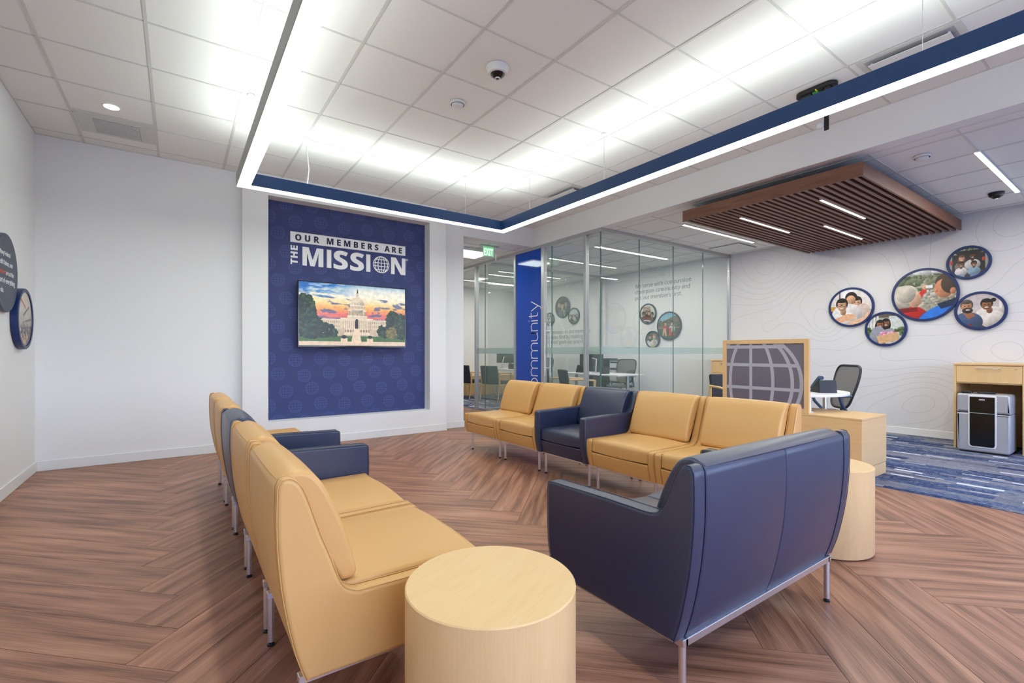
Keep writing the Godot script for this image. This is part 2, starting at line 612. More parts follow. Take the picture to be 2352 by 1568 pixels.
		"sled":     # figures cheering before snowy trees
			fade(im, 0, 256, [rgb(222, 216, 196), rgb(206, 202, 190), rgb(176, 168, 156), rgb(150, 128, 112)])
			poly(im, [Vector2(60, 40), Vector2(140, 76), Vector2(136, 84), Vector2(58, 50)], rgb(206, 84, 60))
			poly(im, [Vector2(96, 110), Vector2(190, 70), Vector2(192, 78), Vector2(100, 120)], rgb(120, 92, 80))
			poly(im, [Vector2(90, 140), Vector2(226, 120), Vector2(226, 130), Vector2(92, 150)], rgb(120, 110, 100))
			blot(im, 128, 180, 110, 36, [rgb(96, 92, 92), rgb(190, 186, 178), rgb(140, 120, 100)], 90, 11, 37)
			for k in 3:
				someone(im, 70 + k * 50, 196, 15, tan_skin, black, [rgb(190, 90, 70), rgb(200, 170, 130), rgb(120, 110, 110)][k])
	return printed(im, 118, 5)

# softens a painted picture to the look of a photographic print and adds grain
func printed(im: Image, small: int, sd: int) -> Image:
	var w := im.get_width()
	var h := im.get_height()
	im.resize(small, small * h / w, Image.INTERPOLATE_LANCZOS)
	im.resize(w, h, Image.INTERPOLATE_CUBIC)
	var nz := FastNoiseLite.new()
	nz.seed = sd
	nz.frequency = 0.03
	nz.fractal_octaves = 5
	for y in h:
		for x in w:
			var k := 1.0 + nz.get_noise_2d(x, y) * 0.10
			var c := im.get_pixel(x, y)
			im.set_pixel(x, y, Color(clampf(c.r * k, 0, 1), clampf(c.g * k, 0, 1), clampf(c.b * k, 0, 1)))
	return im

func screen_picture() -> Image:
	# a domed public building at sunset between trees
	var w := 640
	var h := 360
	var im := pic(w, h, Color.WHITE)
	fade(im, 0, 212, [rgb(70, 140, 208), rgb(196, 214, 226), rgb(255, 244, 214), rgb(255, 228, 160), rgb(252, 178, 96), rgb(238, 120, 110), rgb(214, 120, 130)])
	var nz := FastNoiseLite.new()
	nz.seed = 4
	nz.frequency = 0.011
	nz.fractal_octaves = 4
	for y in 212:
		for x in w:
			var t := float(y) / 212
			var f := nz.get_noise_2d(x * 0.7, y * 2.6)
			var cl := im.get_pixel(x, y)
			var left := clampf((330.0 - x) / 260.0, 0, 1)
			cl = cl.lerp(rgb(255, 248, 228), clampf((1 - left) * (0.95 - absf(t - 0.2) * 2.6), 0, 1))
			cl = cl.lerp(rgb(24, 104, 190), clampf(left * ((0.36 - t) * 4.4 + f * 2.4), 0, 0.92))
			if t < 0.3 and f > 0.16:
				cl = cl.lerp(rgb(226, 232, 240), clampf((f - 0.16) * 4, 0, 0.6))
			if t > 0.36 and f > 0.16:
				cl = cl.lerp(rgb(92, 100, 152), clampf((f - 0.16) * 6, 0, 0.85))
			im.set_pixel(x, y, cl)
	rect(im, 0, 205, w, 155, rgb(186, 168, 150))
	var stone := rgb(232, 214, 186)
	var shade := rgb(178, 152, 126)
	rect(im, 118, 206, 400, 90, stone.darkened(0.06))
	rect(im, 236, 198, 190, 100, stone)
	for wing in [[124, 110], [400, 110]]:
		for k in 9:
			for r in 3:
				rect(im, wing[0] + k * 12, 216 + r * 24, 5, 11, shade)
	for k in 15:
		rect(im, 246 + k * 12, 212, 4, 46, shade.lightened(0.1))
	rect(im, 232, 196, 198, 6, rgb(244, 230, 206))
	rect(im, 116, 204, 120, 4, rgb(240, 226, 200)); rect(im, 428, 204, 96, 4, rgb(240, 226, 200))
	for k in 12:
		ell(im, 244 + k * 16, 272, 5, 8, shade.darkened(0.15))
	poly(im, [Vector2(196, 304), Vector2(238, 258), Vector2(262, 258), Vector2(250, 304)], rgb(206, 184, 160))
	poly(im, [Vector2(470, 304), Vector2(426, 258), Vector2(402, 258), Vector2(414, 304)], rgb(206, 184, 160))
	# drum, colonnade and dome
	rect(im, 272, 182, 120, 18, stone)
	rect(im, 280, 150, 104, 34, stone.darkened(0.04))
	for k in 13:
		rect(im, 284 + k * 8, 156, 4, 26, shade.darkened(0.1))
	rect(im, 276, 146, 112, 6, rgb(246, 232, 210)); rect(im, 274, 180, 116, 5, rgb(246, 232, 210))
	ell(im, 332, 120, 44, 48, stone.lightened(0.12))
	rect(im, 288, 118, 88, 30, stone)
	for k in 10:
		rect(im, 292 + k * 9, 124, 4, 14, shade)
	rect(im, 286, 118, 92, 4, rgb(246, 232, 210))
	for k in 7:
		rect(im, 302 + k * 10, 104, 3, 9, shade)
	rect(im, 323, 56, 18, 24, stone); rect(im, 326, 44, 12, 16, stone.darkened(0.1))
	poly(im, [Vector2(329, 46), Vector2(332, 24), Vector2(335, 24), Vector2(338, 46)], rgb(60, 50, 60))
	# lawn, pool edge, statue
	rect(im, 0, 304, w, 44, rgb(66, 108, 50))
	rect(im, 0, 336, w, 24, rgb(232, 206, 178))
	poly(im, [Vector2(296, 344), Vector2(312, 256), Vector2(342, 256), Vector2(358, 344)], rgb(240, 214, 182))
	rect(im, 318, 214, 20, 44, rgb(46, 36, 46)); ell(im, 329, 212, 8, 12, rgb(46, 36, 46))
	rect(im, 234, 316, 40, 32, rgb(240, 214, 182)); rect(im, 392, 316, 38, 32, rgb(240, 214, 182))
	ell(im, 252, 308, 15, 10, rgb(48, 40, 50)); ell(im, 410, 308, 13, 9, rgb(48, 40, 50))
	var dark := [rgb(10, 34, 22), rgb(20, 50, 30), rgb(34, 70, 38), rgb(14, 42, 28), rgb(50, 86, 44)]
	blot(im, 30, 180, 60, 110, dark, 260, 15, 41)
	blot(im, 60, 250, 74, 66, dark, 240, 13, 43)
	blot(im, 140, 272, 60, 40, dark, 170, 10, 47)
	blot(im, 188, 284, 26, 24, dark, 70, 8, 53)
	blot(im, 560, 212, 40, 64, dark, 170, 13, 59)
	blot(im, 610, 240, 50, 74, dark, 200, 13, 61)
	blot(im, 500, 270, 40, 40, dark, 130, 9, 67)
	blot(im, 548, 280, 34, 34, [rgb(120, 110, 56), rgb(90, 100, 52), rgb(140, 124, 66)], 90, 8, 71)
	return printed(im, 400, 8)

func tex(im: Image) -> ImageTexture:
	im.generate_mipmaps()
	return ImageTexture.create_from_image(im)

func noise_bytes(w: int, h: int, f: float, sd: int, oct := 4) -> PackedByteArray:
	var nz := FastNoiseLite.new()
	nz.seed = sd
	nz.noise_type = FastNoiseLite.TYPE_SIMPLEX_SMOOTH
	nz.frequency = f
	nz.fractal_octaves = oct
	var im := nz.get_seamless_image(w, h, false, false, 0.12, true)
	im.convert(Image.FORMAT_L8)
	return im.get_data()

# wood seen along its grain: u runs along the grain. stops: from dark to light
func wood(w: int, h: int, stops: Array, sd: int, streak: float, figure: float) -> Image:
	var a := noise_bytes(w, h, 0.006, sd, 4)
	var b := noise_bytes(w, h, 0.02, sd + 1, 3)
	var d := noise_bytes(w, h, 0.004, sd + 2, 2)
	var out := PackedByteArray()
	out.resize(w * h * 3)
	var lut := []
	for k in 256:
		var t := k / 255.0 * (stops.size() - 1)
		var q := mini(int(t), stops.size() - 2)
		var s0: Color = stops[q]
		lut.append(s0.lerp(stops[q + 1], t - q))
	for y in h:
		var row := y * w
		for x in w:
			var warp := (d[row + x] - 128) / 6
			var yy := posmod(y * 2 + warp, h) * w
			var fine := posmod(y * 7 + warp, h) * w
			var base := a[yy + x] - 128.0
			var fi := b[fine + x] - 128.0
			var val := 128.0 + base * figure + fi * streak
			var cl: Color = lut[clampi(int(val), 0, 255)]
			var p := (row + x) * 3
			out[p] = cl.r8; out[p + 1] = cl.g8; out[p + 2] = cl.b8
	return Image.create_from_data(w, h, false, Image.FORMAT_RGB8, out)

func mat(called: String, col: Color, rough := 0.6, metal := 0.0, spec := 0.5) -> StandardMaterial3D:
	var m := StandardMaterial3D.new()
	m.resource_name = called
	m.albedo_color = col
	m.roughness = rough
	m.metallic = metal
	m.metallic_specular = spec
	m.vertex_color_use_as_albedo = true
	M[called] = m
	return m

func glow(called: String, col: Color, power: float) -> StandardMaterial3D:
	var m := mat(called, Color(0.9, 0.9, 0.9), 0.5)
	m.emission_enabled = true
	m.emission = col
	m.emission_energy_multiplier = power
	return m

func relief(m: StandardMaterial3D, f: float, sd: int, cm: float, per_metre: float) -> void:
	var nt := NoiseTexture2D.new()
	var nz := FastNoiseLite.new()
	nz.seed = sd
	nz.frequency = f
	nz.fractal_octaves = 2
	nt.noise = nz
	nt.width = 256
	nt.height = 256
	nt.seamless = true
	m.heightmap_enabled = true
	m.heightmap_texture = nt
	m.heightmap_scale = cm
	m.uv1_triplanar = true
	m.uv1_scale = Vector3.ONE * per_metre

# ------------------------------------------------------------------ main
const SKY := 2.5
const RING_DOWN := 1.0
const RING_UP := 1.1
const STRIP := 0.8

func _ready() -> void:
	rng.seed = 7
	# camera: eye 1.172 m up, turned 35 degrees to the right of the room's long axis, lens shifted up a little
	var cam := Camera3D.new()
	cam.name = "camera"
	add_child(cam)
	cam.position = Vector3(0, 1.172, 0)
	cam.rotation.y = -atan2(768.0, 1087.0)
	cam.projection = Camera3D.PROJECTION_FRUSTUM
	cam.near = 0.05
	cam.far = 120.0
	cam.size = 0.05 * 1568.0 / 1087.0
	cam.frustum_offset = Vector2(0, 0.05 * 24.0 / 1087.0)
	cam.current = true

	var env := Environment.new()
	env.tonemap_mode = Environment.TONE_MAPPER_LINEAR
	env.tonemap_exposure = 1.42
	env.sdfgi_enabled = true
	env.ssao_enabled = true
	env.ssil_enabled = true
	env.background_mode = Environment.BG_SKY
	var sky := Sky.new()
	var psm := ProceduralSkyMaterial.new()
	psm.sky_top_color = Color(0.44, 0.62, 0.95)
	psm.sky_horizon_color = Color(0.92, 0.94, 0.97)
	psm.ground_bottom_color = Color(0.42, 0.42, 0.42)
	psm.ground_horizon_color = Color(0.70, 0.72, 0.74)
	psm.sky_energy_multiplier = SKY
	sky.sky_material = psm
	env.sky = sky
	var we := WorldEnvironment.new()
	we.name = "environment"
	we.environment = env
	add_child(we)

	materials()
	shell()
	floors()
	ceilings()
	glazing()
	ring_light()
	slat_canopy()
	niche()
	seats()
	tables()
	workstation()
	wall_pictures()
	offices()
	ceiling_fittings()

func materials() -> void:
	mat("paint", Color8(236, 236, 236), 0.75)
	mat("trim_paint", Color8(232, 232, 233), 0.45)
	mat("ceiling_tile", Color8(238, 238, 235), 0.9)
	relief(M.ceiling_tile, 0.12, 3, 0.05, 6.0)
	mat("ceiling_grid", Color8(210, 210, 206), 0.5)
	mat("slab", Color8(120, 118, 114), 0.9)
	mat("metal", Color8(224, 224, 226), 0.32, 1.0)
	mat("aluminium", Color8(196, 198, 200), 0.38, 0.85)
	mat("black_plastic", Color8(24, 24, 26), 0.45)
	mat("black_gloss", Color8(10, 10, 12), 0.15)
	mat("white_plastic", Color8(226, 226, 224), 0.4)
	mat("grey_plastic", Color8(168, 168, 172), 0.4)
	mat("silver_plastic", Color8(176, 176, 180), 0.32, 0.25)
	mat("dark_steel", Color8(60, 62, 66), 0.4, 0.5)
	mat("tan_leather", Color8(212, 163, 98), 0.42)
	relief(M.tan_leather, 0.09, 21, 0.012, 9.0)
	mat("navy_leather", Color8(34, 43, 72), 0.40)
	M.navy_leather.clearcoat_enabled = true
	M.navy_leather.clearcoat = 0.5
	M.navy_leather.clearcoat_roughness = 0.42
	relief(M.navy_leather, 0.09, 22, 0.012, 9.0)
	mat("blue_case", Color8(28, 66, 116), 0.45)
	mat("grey_case", Color8(150, 150, 146), 0.5)
	mat("dark_fabric", Color8(52, 56, 66), 0.9)
	mat("mesh_fabric", Color8(112, 110, 108), 0.8)
	M.mesh_fabric.transparency = BaseMaterial3D.TRANSPARENCY_ALPHA
	M.mesh_fabric.albedo_color.a = 0.66
	mat("steel_blue", Color8(62, 82, 110), 0.4, 0.3)
	mat("white_top", Color8(236, 236, 238), 0.35)
	mat("letter_white", Color8(250, 250, 251), 0.6)
	mat("letter_grey", Color8(122, 126, 132), 0.7)
	mat("letter_orange", Color8(214, 104, 76), 0.7)
	mat("ring_navy", Color8(16, 42, 96), 0.4)
	mat("ring_dark", Color8(34, 40, 54), 0.4)
	mat("disc_grey", Color8(72, 80, 98), 0.5)
	mat("wire", Color8(190, 190, 190), 0.4, 0.6)
	mat("yellow", Color8(228, 206, 40), 0.5)
	mat("green_board", Color8(40, 140, 70), 0.5)
	mat("lens_clear", Color8(230, 232, 234), 0.1)
	glow("lens_bright", Color(1.0, 0.985, 0.95), 2.2)
	glow("lens_soft", Color(1.0, 0.98, 0.95), 1.8)
	glow("exit_green", Color(0.02, 0.62, 0.20), 0.6)
	glow("exit_letter", Color(0.7, 1.0, 0.75), 0.9)
	glow("lit_blue", Color(0.15, 0.45, 0.85), 0.6)
	var g := mat("glass", Color(0.42, 0.62, 0.58, 0.08), 0.02)
	g.transparency = BaseMaterial3D.TRANSPARENCY_ALPHA
	g = mat("glass_edge", Color(0.36, 0.50, 0.48, 0.75), 0.1)
	g.transparency = BaseMaterial3D.TRANSPARENCY_ALPHA
	g = mat("frost", Color(0.74, 0.82, 0.80, 0.55), 0.5)
	g.transparency = BaseMaterial3D.TRANSPARENCY_ALPHA
	g = mat("window_glass", Color(0.9, 0.95, 0.95, 0.04), 0.02)
	g.transparency = BaseMaterial3D.TRANSPARENCY_ALPHA
	mat("blue_glass", Color8(6, 74, 190), 0.06)
	mat("screen_film", Color8(112, 107, 118), 0.14)
	mat("film_light", Color8(176, 174, 182), 0.3)
	var m := mat("floor_wood", Color.WHITE, 0.42)
	m.albedo_texture = tex(wood(1024, 1024, [rgb(86, 54, 41), rgb(128, 86, 66), rgb(168, 118, 92), rgb(190, 138, 110), rgb(212, 164, 136)], 5, 0.32, 0.62))
	m.uv1_scale = Vector3(1 / 6.5, 1 / 0.942, 1)
	m = mat("maple", Color.WHITE, 0.4)
	m.albedo_texture = tex(wood(512, 512, [rgb(206, 162, 104), rgb(222, 182, 126), rgb(228, 190, 136), rgb(234, 200, 148)], 15, 0.3, 0.25))
	m.uv1_scale = Vector3(1 / 1.6, 1 / 0.5, 1)
	m = mat("dark_wood", Color.WHITE, 0.45)
	m.albedo_texture = tex(wood(512, 512, [rgb(84, 50, 38), rgb(110, 68, 50), rgb(128, 82, 62), rgb(140, 92, 72)], 25, 0.5, 0.5))
	m.uv1_scale = Vector3(1 / 2.0, 1 / 0.4, 1)
	m = mat("carpet", Color.WHITE, 0.95, 0.0, 0.2)
	m.albedo_texture = tex(carpet_image())
	m.uv1_scale = Vector3(1 / 3.0, 1 / 3.0, 1)
	m = mat("mural", Color.WHITE, 0.75)
	m.albedo_texture = tex(mural_image())
	m = mat("globe_paper", Color.WHITE, 0.6)
	m.albedo_texture = tex(globe_image())
	m = mat("tv_picture", Color.BLACK, 0.25)
	m.emission_enabled = true
	m.emission_texture = tex(screen_picture())
	m.emission = Color.BLACK
	m.emission_energy_multiplier = 0.66

func carpet_image() -> Image:
	# knotted strips running along u, in blues, greys and white
	var w := 1024
	var im := pic(w, w, rgb(120, 126, 148))
	var g := RandomNumberGenerator.new()
	g.seed = 12
	var cols := [rgb(42, 58, 98), rgb(64, 82, 124), rgb(116, 120, 136), rgb(136, 138, 148), rgb(86, 90, 108), rgb(54, 68, 106), rgb(120, 122, 138), rgb(214, 218, 226)]
	var y := 0
	while y < w:
		var hh := mini(g.randi_range(14, 52), w - y)
		var x := 0
		while x < w:
			var ww := mini(g.randi_range(90, 300), w - x)
			var k := g.randi() % 14
			var cl: Color = cols[k % 7] if k < 14 else cols[7]
			if k == 14:
				ww = mini(ww, 120)
			var speck := 0.0 if k == 14 else g.randf_range(0.05, 0.5)
			for yy in hh:
				var run := 0
				var lit := false
				for xx in ww:
					if run <= 0:
						run = g.randi_range(3, 14)
						lit = g.randf() < speck
					run -= 1
					im.set_pixel(x + xx, y + yy, (rgb(172, 174, 186) if lit else cl).lerp(cl, g.randf() * 0.5).darkened(g.randf() * 0.12))
			if g.randf() < 0.28:
				var bw := g.randi_range(40, 110)
				var bh := mini(g.randi_range(6, 22), hh)
				im.fill_rect(Rect2i(x + g.randi_range(0, 60), y + g.randi_range(0, hh - bh), mini(bw, ww), bh), rgb(208, 212, 222))
			x += ww
		y += hh
	return im

func mural_image() -> Image:
	# thin grey contour lines; the image spans z from -4.9 to 3.0 and y from 0 to 3
	var w := 2048
	var h := 784
	var paper := rgb(215, 214, 216)
	var ink := rgb(190, 190, 195)
	var nz := FastNoiseLite.new()
	nz.seed = 9
	nz.frequency = 0.32
	nz.fractal_octaves = 2
	var hills := [[-1.233, 2.814, 1.0, 0.42], [-2.043, 0.6, 1.0, 0.45], [-3.307, 1.60, 0.7, 0.22], [-3.45, 2.1, 1.0, 0.5], [-4.3, 2.5, -0.9, 0.6], [-2.4, 2.75, -0.7, 0.5], [-1.0, 1.3, -0.9, 0.6], [-3.6, 0.7, -0.7, 0.6], [0.6, 1.6, 1.0, 0.8], [2.0, 2.2, -0.8, 0.7]]
	var row := PackedFloat32Array()
	var f := PackedFloat32Array()
	f.resize(w * h)
	for y in h:
		var wy := 3.0 - 3.0 * y / h
		for x in w:
			var wz := -4.9 + 7.9 * x / w
			var val := nz.get_noise_2d(wz, wy) * 1.5
			f[y * w + x] = val
	for hl in hills:
		var r: float = hl[3]
		var x0 := clampi(int((hl[0] - 2.6 * r + 4.9) / 7.9 * w), 0, w)
		var x1 := clampi(int((hl[0] + 2.6 * r + 4.9) / 7.9 * w), 0, w)
		var y0 := clampi(int((3.0 - hl[1] - 2.6 * r) / 3.0 * h), 0, h)
		var y1 := clampi(int((3.0 - hl[1] + 2.6 * r) / 3.0 * h), 0, h)
		for y in range(y0, y1):
			var dy: float = (3.0 - 3.0 * y / h - hl[1]) / r
			for x in range(x0, x1):
				var dx: float = (-4.9 + 7.9 * x / w - hl[0]) / r
				f[y * w + x] += hl[2] * exp(-(dx * dx + dy * dy))
	var im := pic(w, h, paper)
	var per := 4.4
	for y in range(1, h - 1):
		for x in range(1, w - 1):
			var i := y * w + x
			var gx := f[i + 1] - f[i - 1]
			var gy := f[i + w] - f[i - w]
			var gr := sqrt(gx * gx + gy * gy) * 0.5 * per + 1e-5
			var q := f[i] * per
			var d := absf(q - roundf(q)) / gr
			if d < 1.15:
				im.set_pixel(x, y, paper.lerp(ink, clampf(1.15 - d, 0, 1)))
	return im

func globe_lines(cx: float, cy: float, r: float) -> Array:
	var out := []
	var ring := func(rx: float) -> Array:
		var l := []
		for k in 33:
			var a := TAU * k / 32
			l.append(Vector2(cx + rx * cos(a), cy + r * sin(a)))
		return l
	out.append(ring.call(r))
	out.append(ring.call(r * 0.42))
	out.append(ring.call(r * 0.80))
	out.append([Vector2(cx, cy - r), Vector2(cx, cy + r)])
	for t in [-0.62, -0.2, 0.2, 0.62]:
		var hw := r * sqrt(1 - t * t)
		out.append([Vector2(cx - hw, cy + t * r), Vector2(cx + hw, cy + t * r)])
	return out

func globe_image() -> Image:
	# dark blue paper with a pale repeat of small globes
	var w := 800
	var h := 1028
	var paper := rgb(52, 62, 116)
	var ink := rgb(68, 80, 138)
	var im := pic(w, h, paper)
	var g := RandomNumberGenerator.new()
	g.seed = 5
	var rr := 30.0
	for j in 15:
		for i in 8:
			var cx := i * 116.0 + (j % 3) * 40.0 - 30.0
			var cy := j * 74.0 + (i % 2) * 10.0
			for y in range(maxi(0, int(cy - rr - 2)), mini(h, int(cy + rr + 2))):
				for x in range(maxi(0, int(cx - rr - 2)), mini(w, int(cx + rr + 2))):
					var dx := (x - cx) / rr
					var dy := (y - cy) / rr
					var q := dx * dx + dy * dy
					if q > 1.06:
						continue
					var on := absf(sqrt(q) - 1.0) < 0.06
					var hw := sqrt(maxf(0.0, 1 - dy * dy))
					if q < 1.0:
						for mm in [0.0, 0.45, 0.82]:
							if absf(absf(dx) - mm * hw) < 0.045:
								on = true
						for pp in [0.2, 0.62]:
							if absf(absf(dy) - pp) < 0.045:
								on = true
					if on:
						im.set_pixel(x, y, ink)
	return im

# ------------------------------------------------------------------ the room
const X0 := -1.14
const X1 := 8.46
const ZB := -6.48
const ZF := 3.0
const HC := 3.31
const HR := 2.985
const ZO := -11.6

func shell() -> void:
	var P: Material = M.paint
	var o := structure("wall_left", "white painted wall on the left with two round pictures")
	part("panel", bx(Vector3(X0 - 0.2, -0.05, ZB - 0.2), Vector3(X0, HC + 0.25, ZF + 0.2)), P, o)
	o = structure("wall_back", "white painted wall behind the left row of chairs, with a projecting bay")
	part("panel", bx(Vector3(X0, -0.05, ZB - 0.2), Vector3(0.63, HC + 0.25, ZB)), P, o)
	part("panel", bx(Vector3(3.27, -0.05, ZB - 0.14), Vector3(3.65, HC + 0.25, ZB)), P, o)
	# the bay: two jambs, a head and a sill round the blue niche
	var bay := MB.new()
	bay.box(Vector3(0.62, -0.05, -6.75), Vector3(0.893, HC + 0.25, -6.36))
	bay.box(Vector3(3.02, -0.05, -6.75), Vector3(3.285, HC + 0.25, -6.36))
	bay.box(Vector3(0.893, 3.064, -6.75), Vector3(3.02, HC + 0.25, -6.36))
	bay.box(Vector3(0.893, -0.05, -6.75), Vector3(3.02, 0.326, -6.36))
	part("bay", bay, P, o)
	o = structure("wall_corridor", "white corridor wall beyond the wall end")
	part("panel", bx(Vector3(3.5, -0.05, ZO), Vector3(3.65, HC + 0.25, ZB - 0.14)), P, o)
	o = structure("wall_right", "white wall with thin grey contour line mural")
	var mw := MB.new()
	var z0 := -4.9
	mw.face([Vector3(X1, 0, z0), Vector3(X1, 0, ZF), Vector3(X1, 3.0, ZF), Vector3(X1, 3.0, z0)], Vector3(-1, 0, 0), [Vector2(0, 1), Vector2(1, 1), Vector2(1, 0), Vector2(0, 0)])
	part("mural", mw, M.mural, o)
	part("panel", bx(Vector3(X1 + 0.001, -0.05, z0), Vector3(X1 + 0.2, HC + 0.25, ZF + 0.2)), P, o)
	part("panel", bx(Vector3(X1, -0.05, ZO - 0.2), Vector3(X1 + 0.2, HC + 0.25, z0)), P, o)
	o = structure("wall_far", "white wall at the far end of the offices")
	part("panel", bx(Vector3(3.5, -0.05, ZO - 0.2), Vector3(X1, HC + 0.25, ZO)), P, o)
	# street front out of view behind the viewer; its windows let daylight in
	o = structure("wall_front_unseen", "unseen white street front behind the viewer, its wide windows letting daylight in")
	var wins := [[-0.7, 1.7], [2.0, 4.4], [5.4, 7.8]]
	var wf := MB.new()
	wf.box(Vector3(X0, -0.05, ZF), Vector3(X1, 0.35, ZF + 0.2))
	wf.box(Vector3(X0, 2.75, ZF), Vector3(X1, HC + 0.25, ZF + 0.2))
	var px := X0
	for w in wins + [[X1, X1]]:
		wf.box(Vector3(px, 0.35, ZF), Vector3(w[0], 2.75, ZF + 0.2))
		px = w[1]
	part("panel", wf, P, o)
	for i in 3:
		var a: float = wins[i][0]
		var b: float = wins[i][1]
		var wn := structure("window_%d" % (i + 1), "unseen street window behind the viewer, letting daylight in")
		var fr := MB.new()
		for q in [a, (a + b) / 2 - 0.03, b - 0.06]:
			fr.box(Vector3(q, 0.35, ZF + 0.06), Vector3(q + 0.06, 2.75, ZF + 0.14))
		fr.box(Vector3(a, 0.35, ZF + 0.06), Vector3(b, 0.41, ZF + 0.14))
		fr.box(Vector3(a, 2.69, ZF + 0.06), Vector3(b, 2.75, ZF + 0.14))
		part("window_frame", fr, M.aluminium, wn)
		for k in 2:
			part("pane", bx(Vector3(a + 0.06 + k * (b - a) / 2 - k * 0.03, 0.41, ZF + 0.095), Vector3(a + (k + 1) * (b - a) / 2 - 0.03 - k * 0.03, 2.69, ZF + 0.101)), M.window_glass, wn)
	o = structure("ground_outside", "grey pavement outside the street windows")
	part("paving", bx(Vector3(-15, -0.3, ZF + 0.2), Vector3(25, -0.1, 30)), M.slab, o)
	# header over the corridor, and the soffit step between the two ceilings
	o = structure("trim_1", "white header above the corridor opening")
	part("header", bx(Vector3(3.65, HR, ZB - 0.14), Vector3(5.17, HC + 0.25, ZB)), P, o)
	o = structure("trim_2", "white soffit step running along the ceiling")
	part("soffit", bx(Vector3(5.02, HR, ZB), Vector3(5.17, HC + 0.25, ZF)), P, o)
	part("soffit", bx(Vector3(5.02, HR, ZO), Vector3(5.17, HC + 0.25, ZB - 0.14)), P, o)
	# baseboards
	var B: Material = M.trim_paint
	o = structure("baseboard_left", "white baseboard along the left wall")
	part("board", bx(Vector3(X0, 0, ZB), Vector3(X0 + 0.012, 0.1, ZF), 0.003), B, o)
	o = structure("baseboard_back", "white baseboard along the back wall and bay")
	part("board", bx(Vector3(X0 + 0.012, 0, ZB), Vector3(0.62, 0.1, ZB + 0.012), 0.003), B, o)
	part("board", bx(Vector3(0.608, 0, ZB), Vector3(0.62, 0.1, -6.348), 0.003), B, o)
	part("board", bx(Vector3(0.608, 0, -6.36), Vector3(3.297, 0.1, -6.348), 0.003), B, o)
	part("board", bx(Vector3(3.285, 0, ZB), Vector3(3.297, 0.1, -6.36), 0.003), B, o)
	part("board", bx(Vector3(3.297, 0, ZB), Vector3(3.662, 0.1, ZB + 0.012), 0.003), B, o)
	o = structure("baseboard_right", "white baseboard under the contour mural")
	part("board", bx(Vector3(X1 - 0.012, 0, -4.85), Vector3(X1, 0.1, ZF), 0.003), B, o)

func floors() -> void:
	var fl := structure("floor", "brown wood plank floor laid in herringbone")
	part("slab", bx(Vector3(X0 - 0.2, -0.3, ZO - 0.2), Vector3(X1 + 0.2, -0.012, ZF + 0.2)), M.slab, fl)
	var L := 1.45
	var W := 0.2355
	var r2 := sqrt(2.0)
	var edge := 4.98
	var room := PackedVector2Array([Vector2(X0, ZB), Vector2(0.62, ZB), Vector2(0.62, -6.36), Vector2(3.285, -6.36), Vector2(3.285, ZB), Vector2(3.65, ZB), Vector2(3.65, ZO), Vector2(edge, ZO), Vector2(edge, ZF), Vector2(X0, ZF)])
	var g := 0.0010
	for i in range(-3, 5):
		for j in range(-50, 40):
			for kind in 2:
				var st := [Vector2(g, g), Vector2(L - g, g), Vector2(L - g, W - g), Vector2(g, W - g)]
				if kind == 1:
					st = [Vector2(L + g, g), Vector2(L + W - g, g), Vector2(L + W - g, L - g), Vector2(L + g, L - g)]
				var pl := PackedVector2Array()
				for q in st:
					var s: float = q.x + i * L + j * W
					var t: float = q.y + i * L - j * W
					pl.append(Vector2(0.863 + (s + t) / r2, -3.644 + (s - t) / r2))
				for piece in Geometry2D.intersect_polygons(pl, room):
					if piece.size() < 3:
						continue
					var mb := MB.new()
					var tone := rng.randf_range(0.80, 1.0)
					mb.col = Color(tone, tone * rng.randf_range(0.97, 1.0), tone * rng.randf_range(0.95, 1.0))
					var along := Vector2(1, 1).normalized() if kind == 0 else Vector2(1, -1).normalized()
					var across := Vector2(-along.y, along.x)
					var shift := Vector2(rng.randf() * 6.5, rng.randf() * 0.94)
					var base := mb.v.size()
					for p in piece:
						mb.vert(Vector3(p.x, 0, p.y), Vector3.UP, Vector2(p.dot(along), p.dot(across)) + shift)
					var tr := Geometry2D.triangulate_polygon(piece)
					for k in range(0, tr.size(), 3):
						mb.tri(base + tr[k], base + tr[k + 1], base + tr[k + 2])
					for k in piece.size():
						var a: Vector2 = piece[k]
						var b: Vector2 = piece[(k + 1) % piece.size()]
						var e := (b - a).normalized()
						var nn := Vector3(e.y, 0, -e.x)
						var mid: Vector2 = (pl[0] + pl[2]) / 2
						if nn.dot(Vector3(a.x - mid.x, 0, a.y - mid.y)) < 0:
							nn = -nn
						mb.face([Vector3(a.x, 0, a.y), Vector3(b.x, 0, b.y), Vector3(b.x, -0.01, b.y), Vector3(a.x, -0.01, a.y)], nn, [Vector2.ZERO, Vector2(0.1, 0), Vector2(0.1, 0.01), Vector2(0, 0.01)])
					part("plank", mb, M.floor_wood, fl)
	var cp := structure("floor_001", "blue and grey patterned carpet beyond the wood floor")
	var cm := MB.new()
	cm.face([Vector3(edge, 0.003, ZO), Vector3(X1, 0.003, ZO), Vector3(X1, 0.003, ZF), Vector3(edge, 0.003, ZF)], Vector3.UP, [Vector2(ZO, edge), Vector2(ZO, X1), Vector2(ZF, X1), Vector2(ZF, edge)])
	cm.face([Vector3(edge, 0.003, ZO), Vector3(edge, -0.012, ZO), Vector3(edge, -0.012, ZF), Vector3(edge, 0.003, ZF)], Vector3.LEFT, [Vector2(0, 0), Vector2(0.01, 0), Vector2(0.01, 0.1), Vector2(0, 0.1)])
	part("carpet", cm, M.carpet, cp)

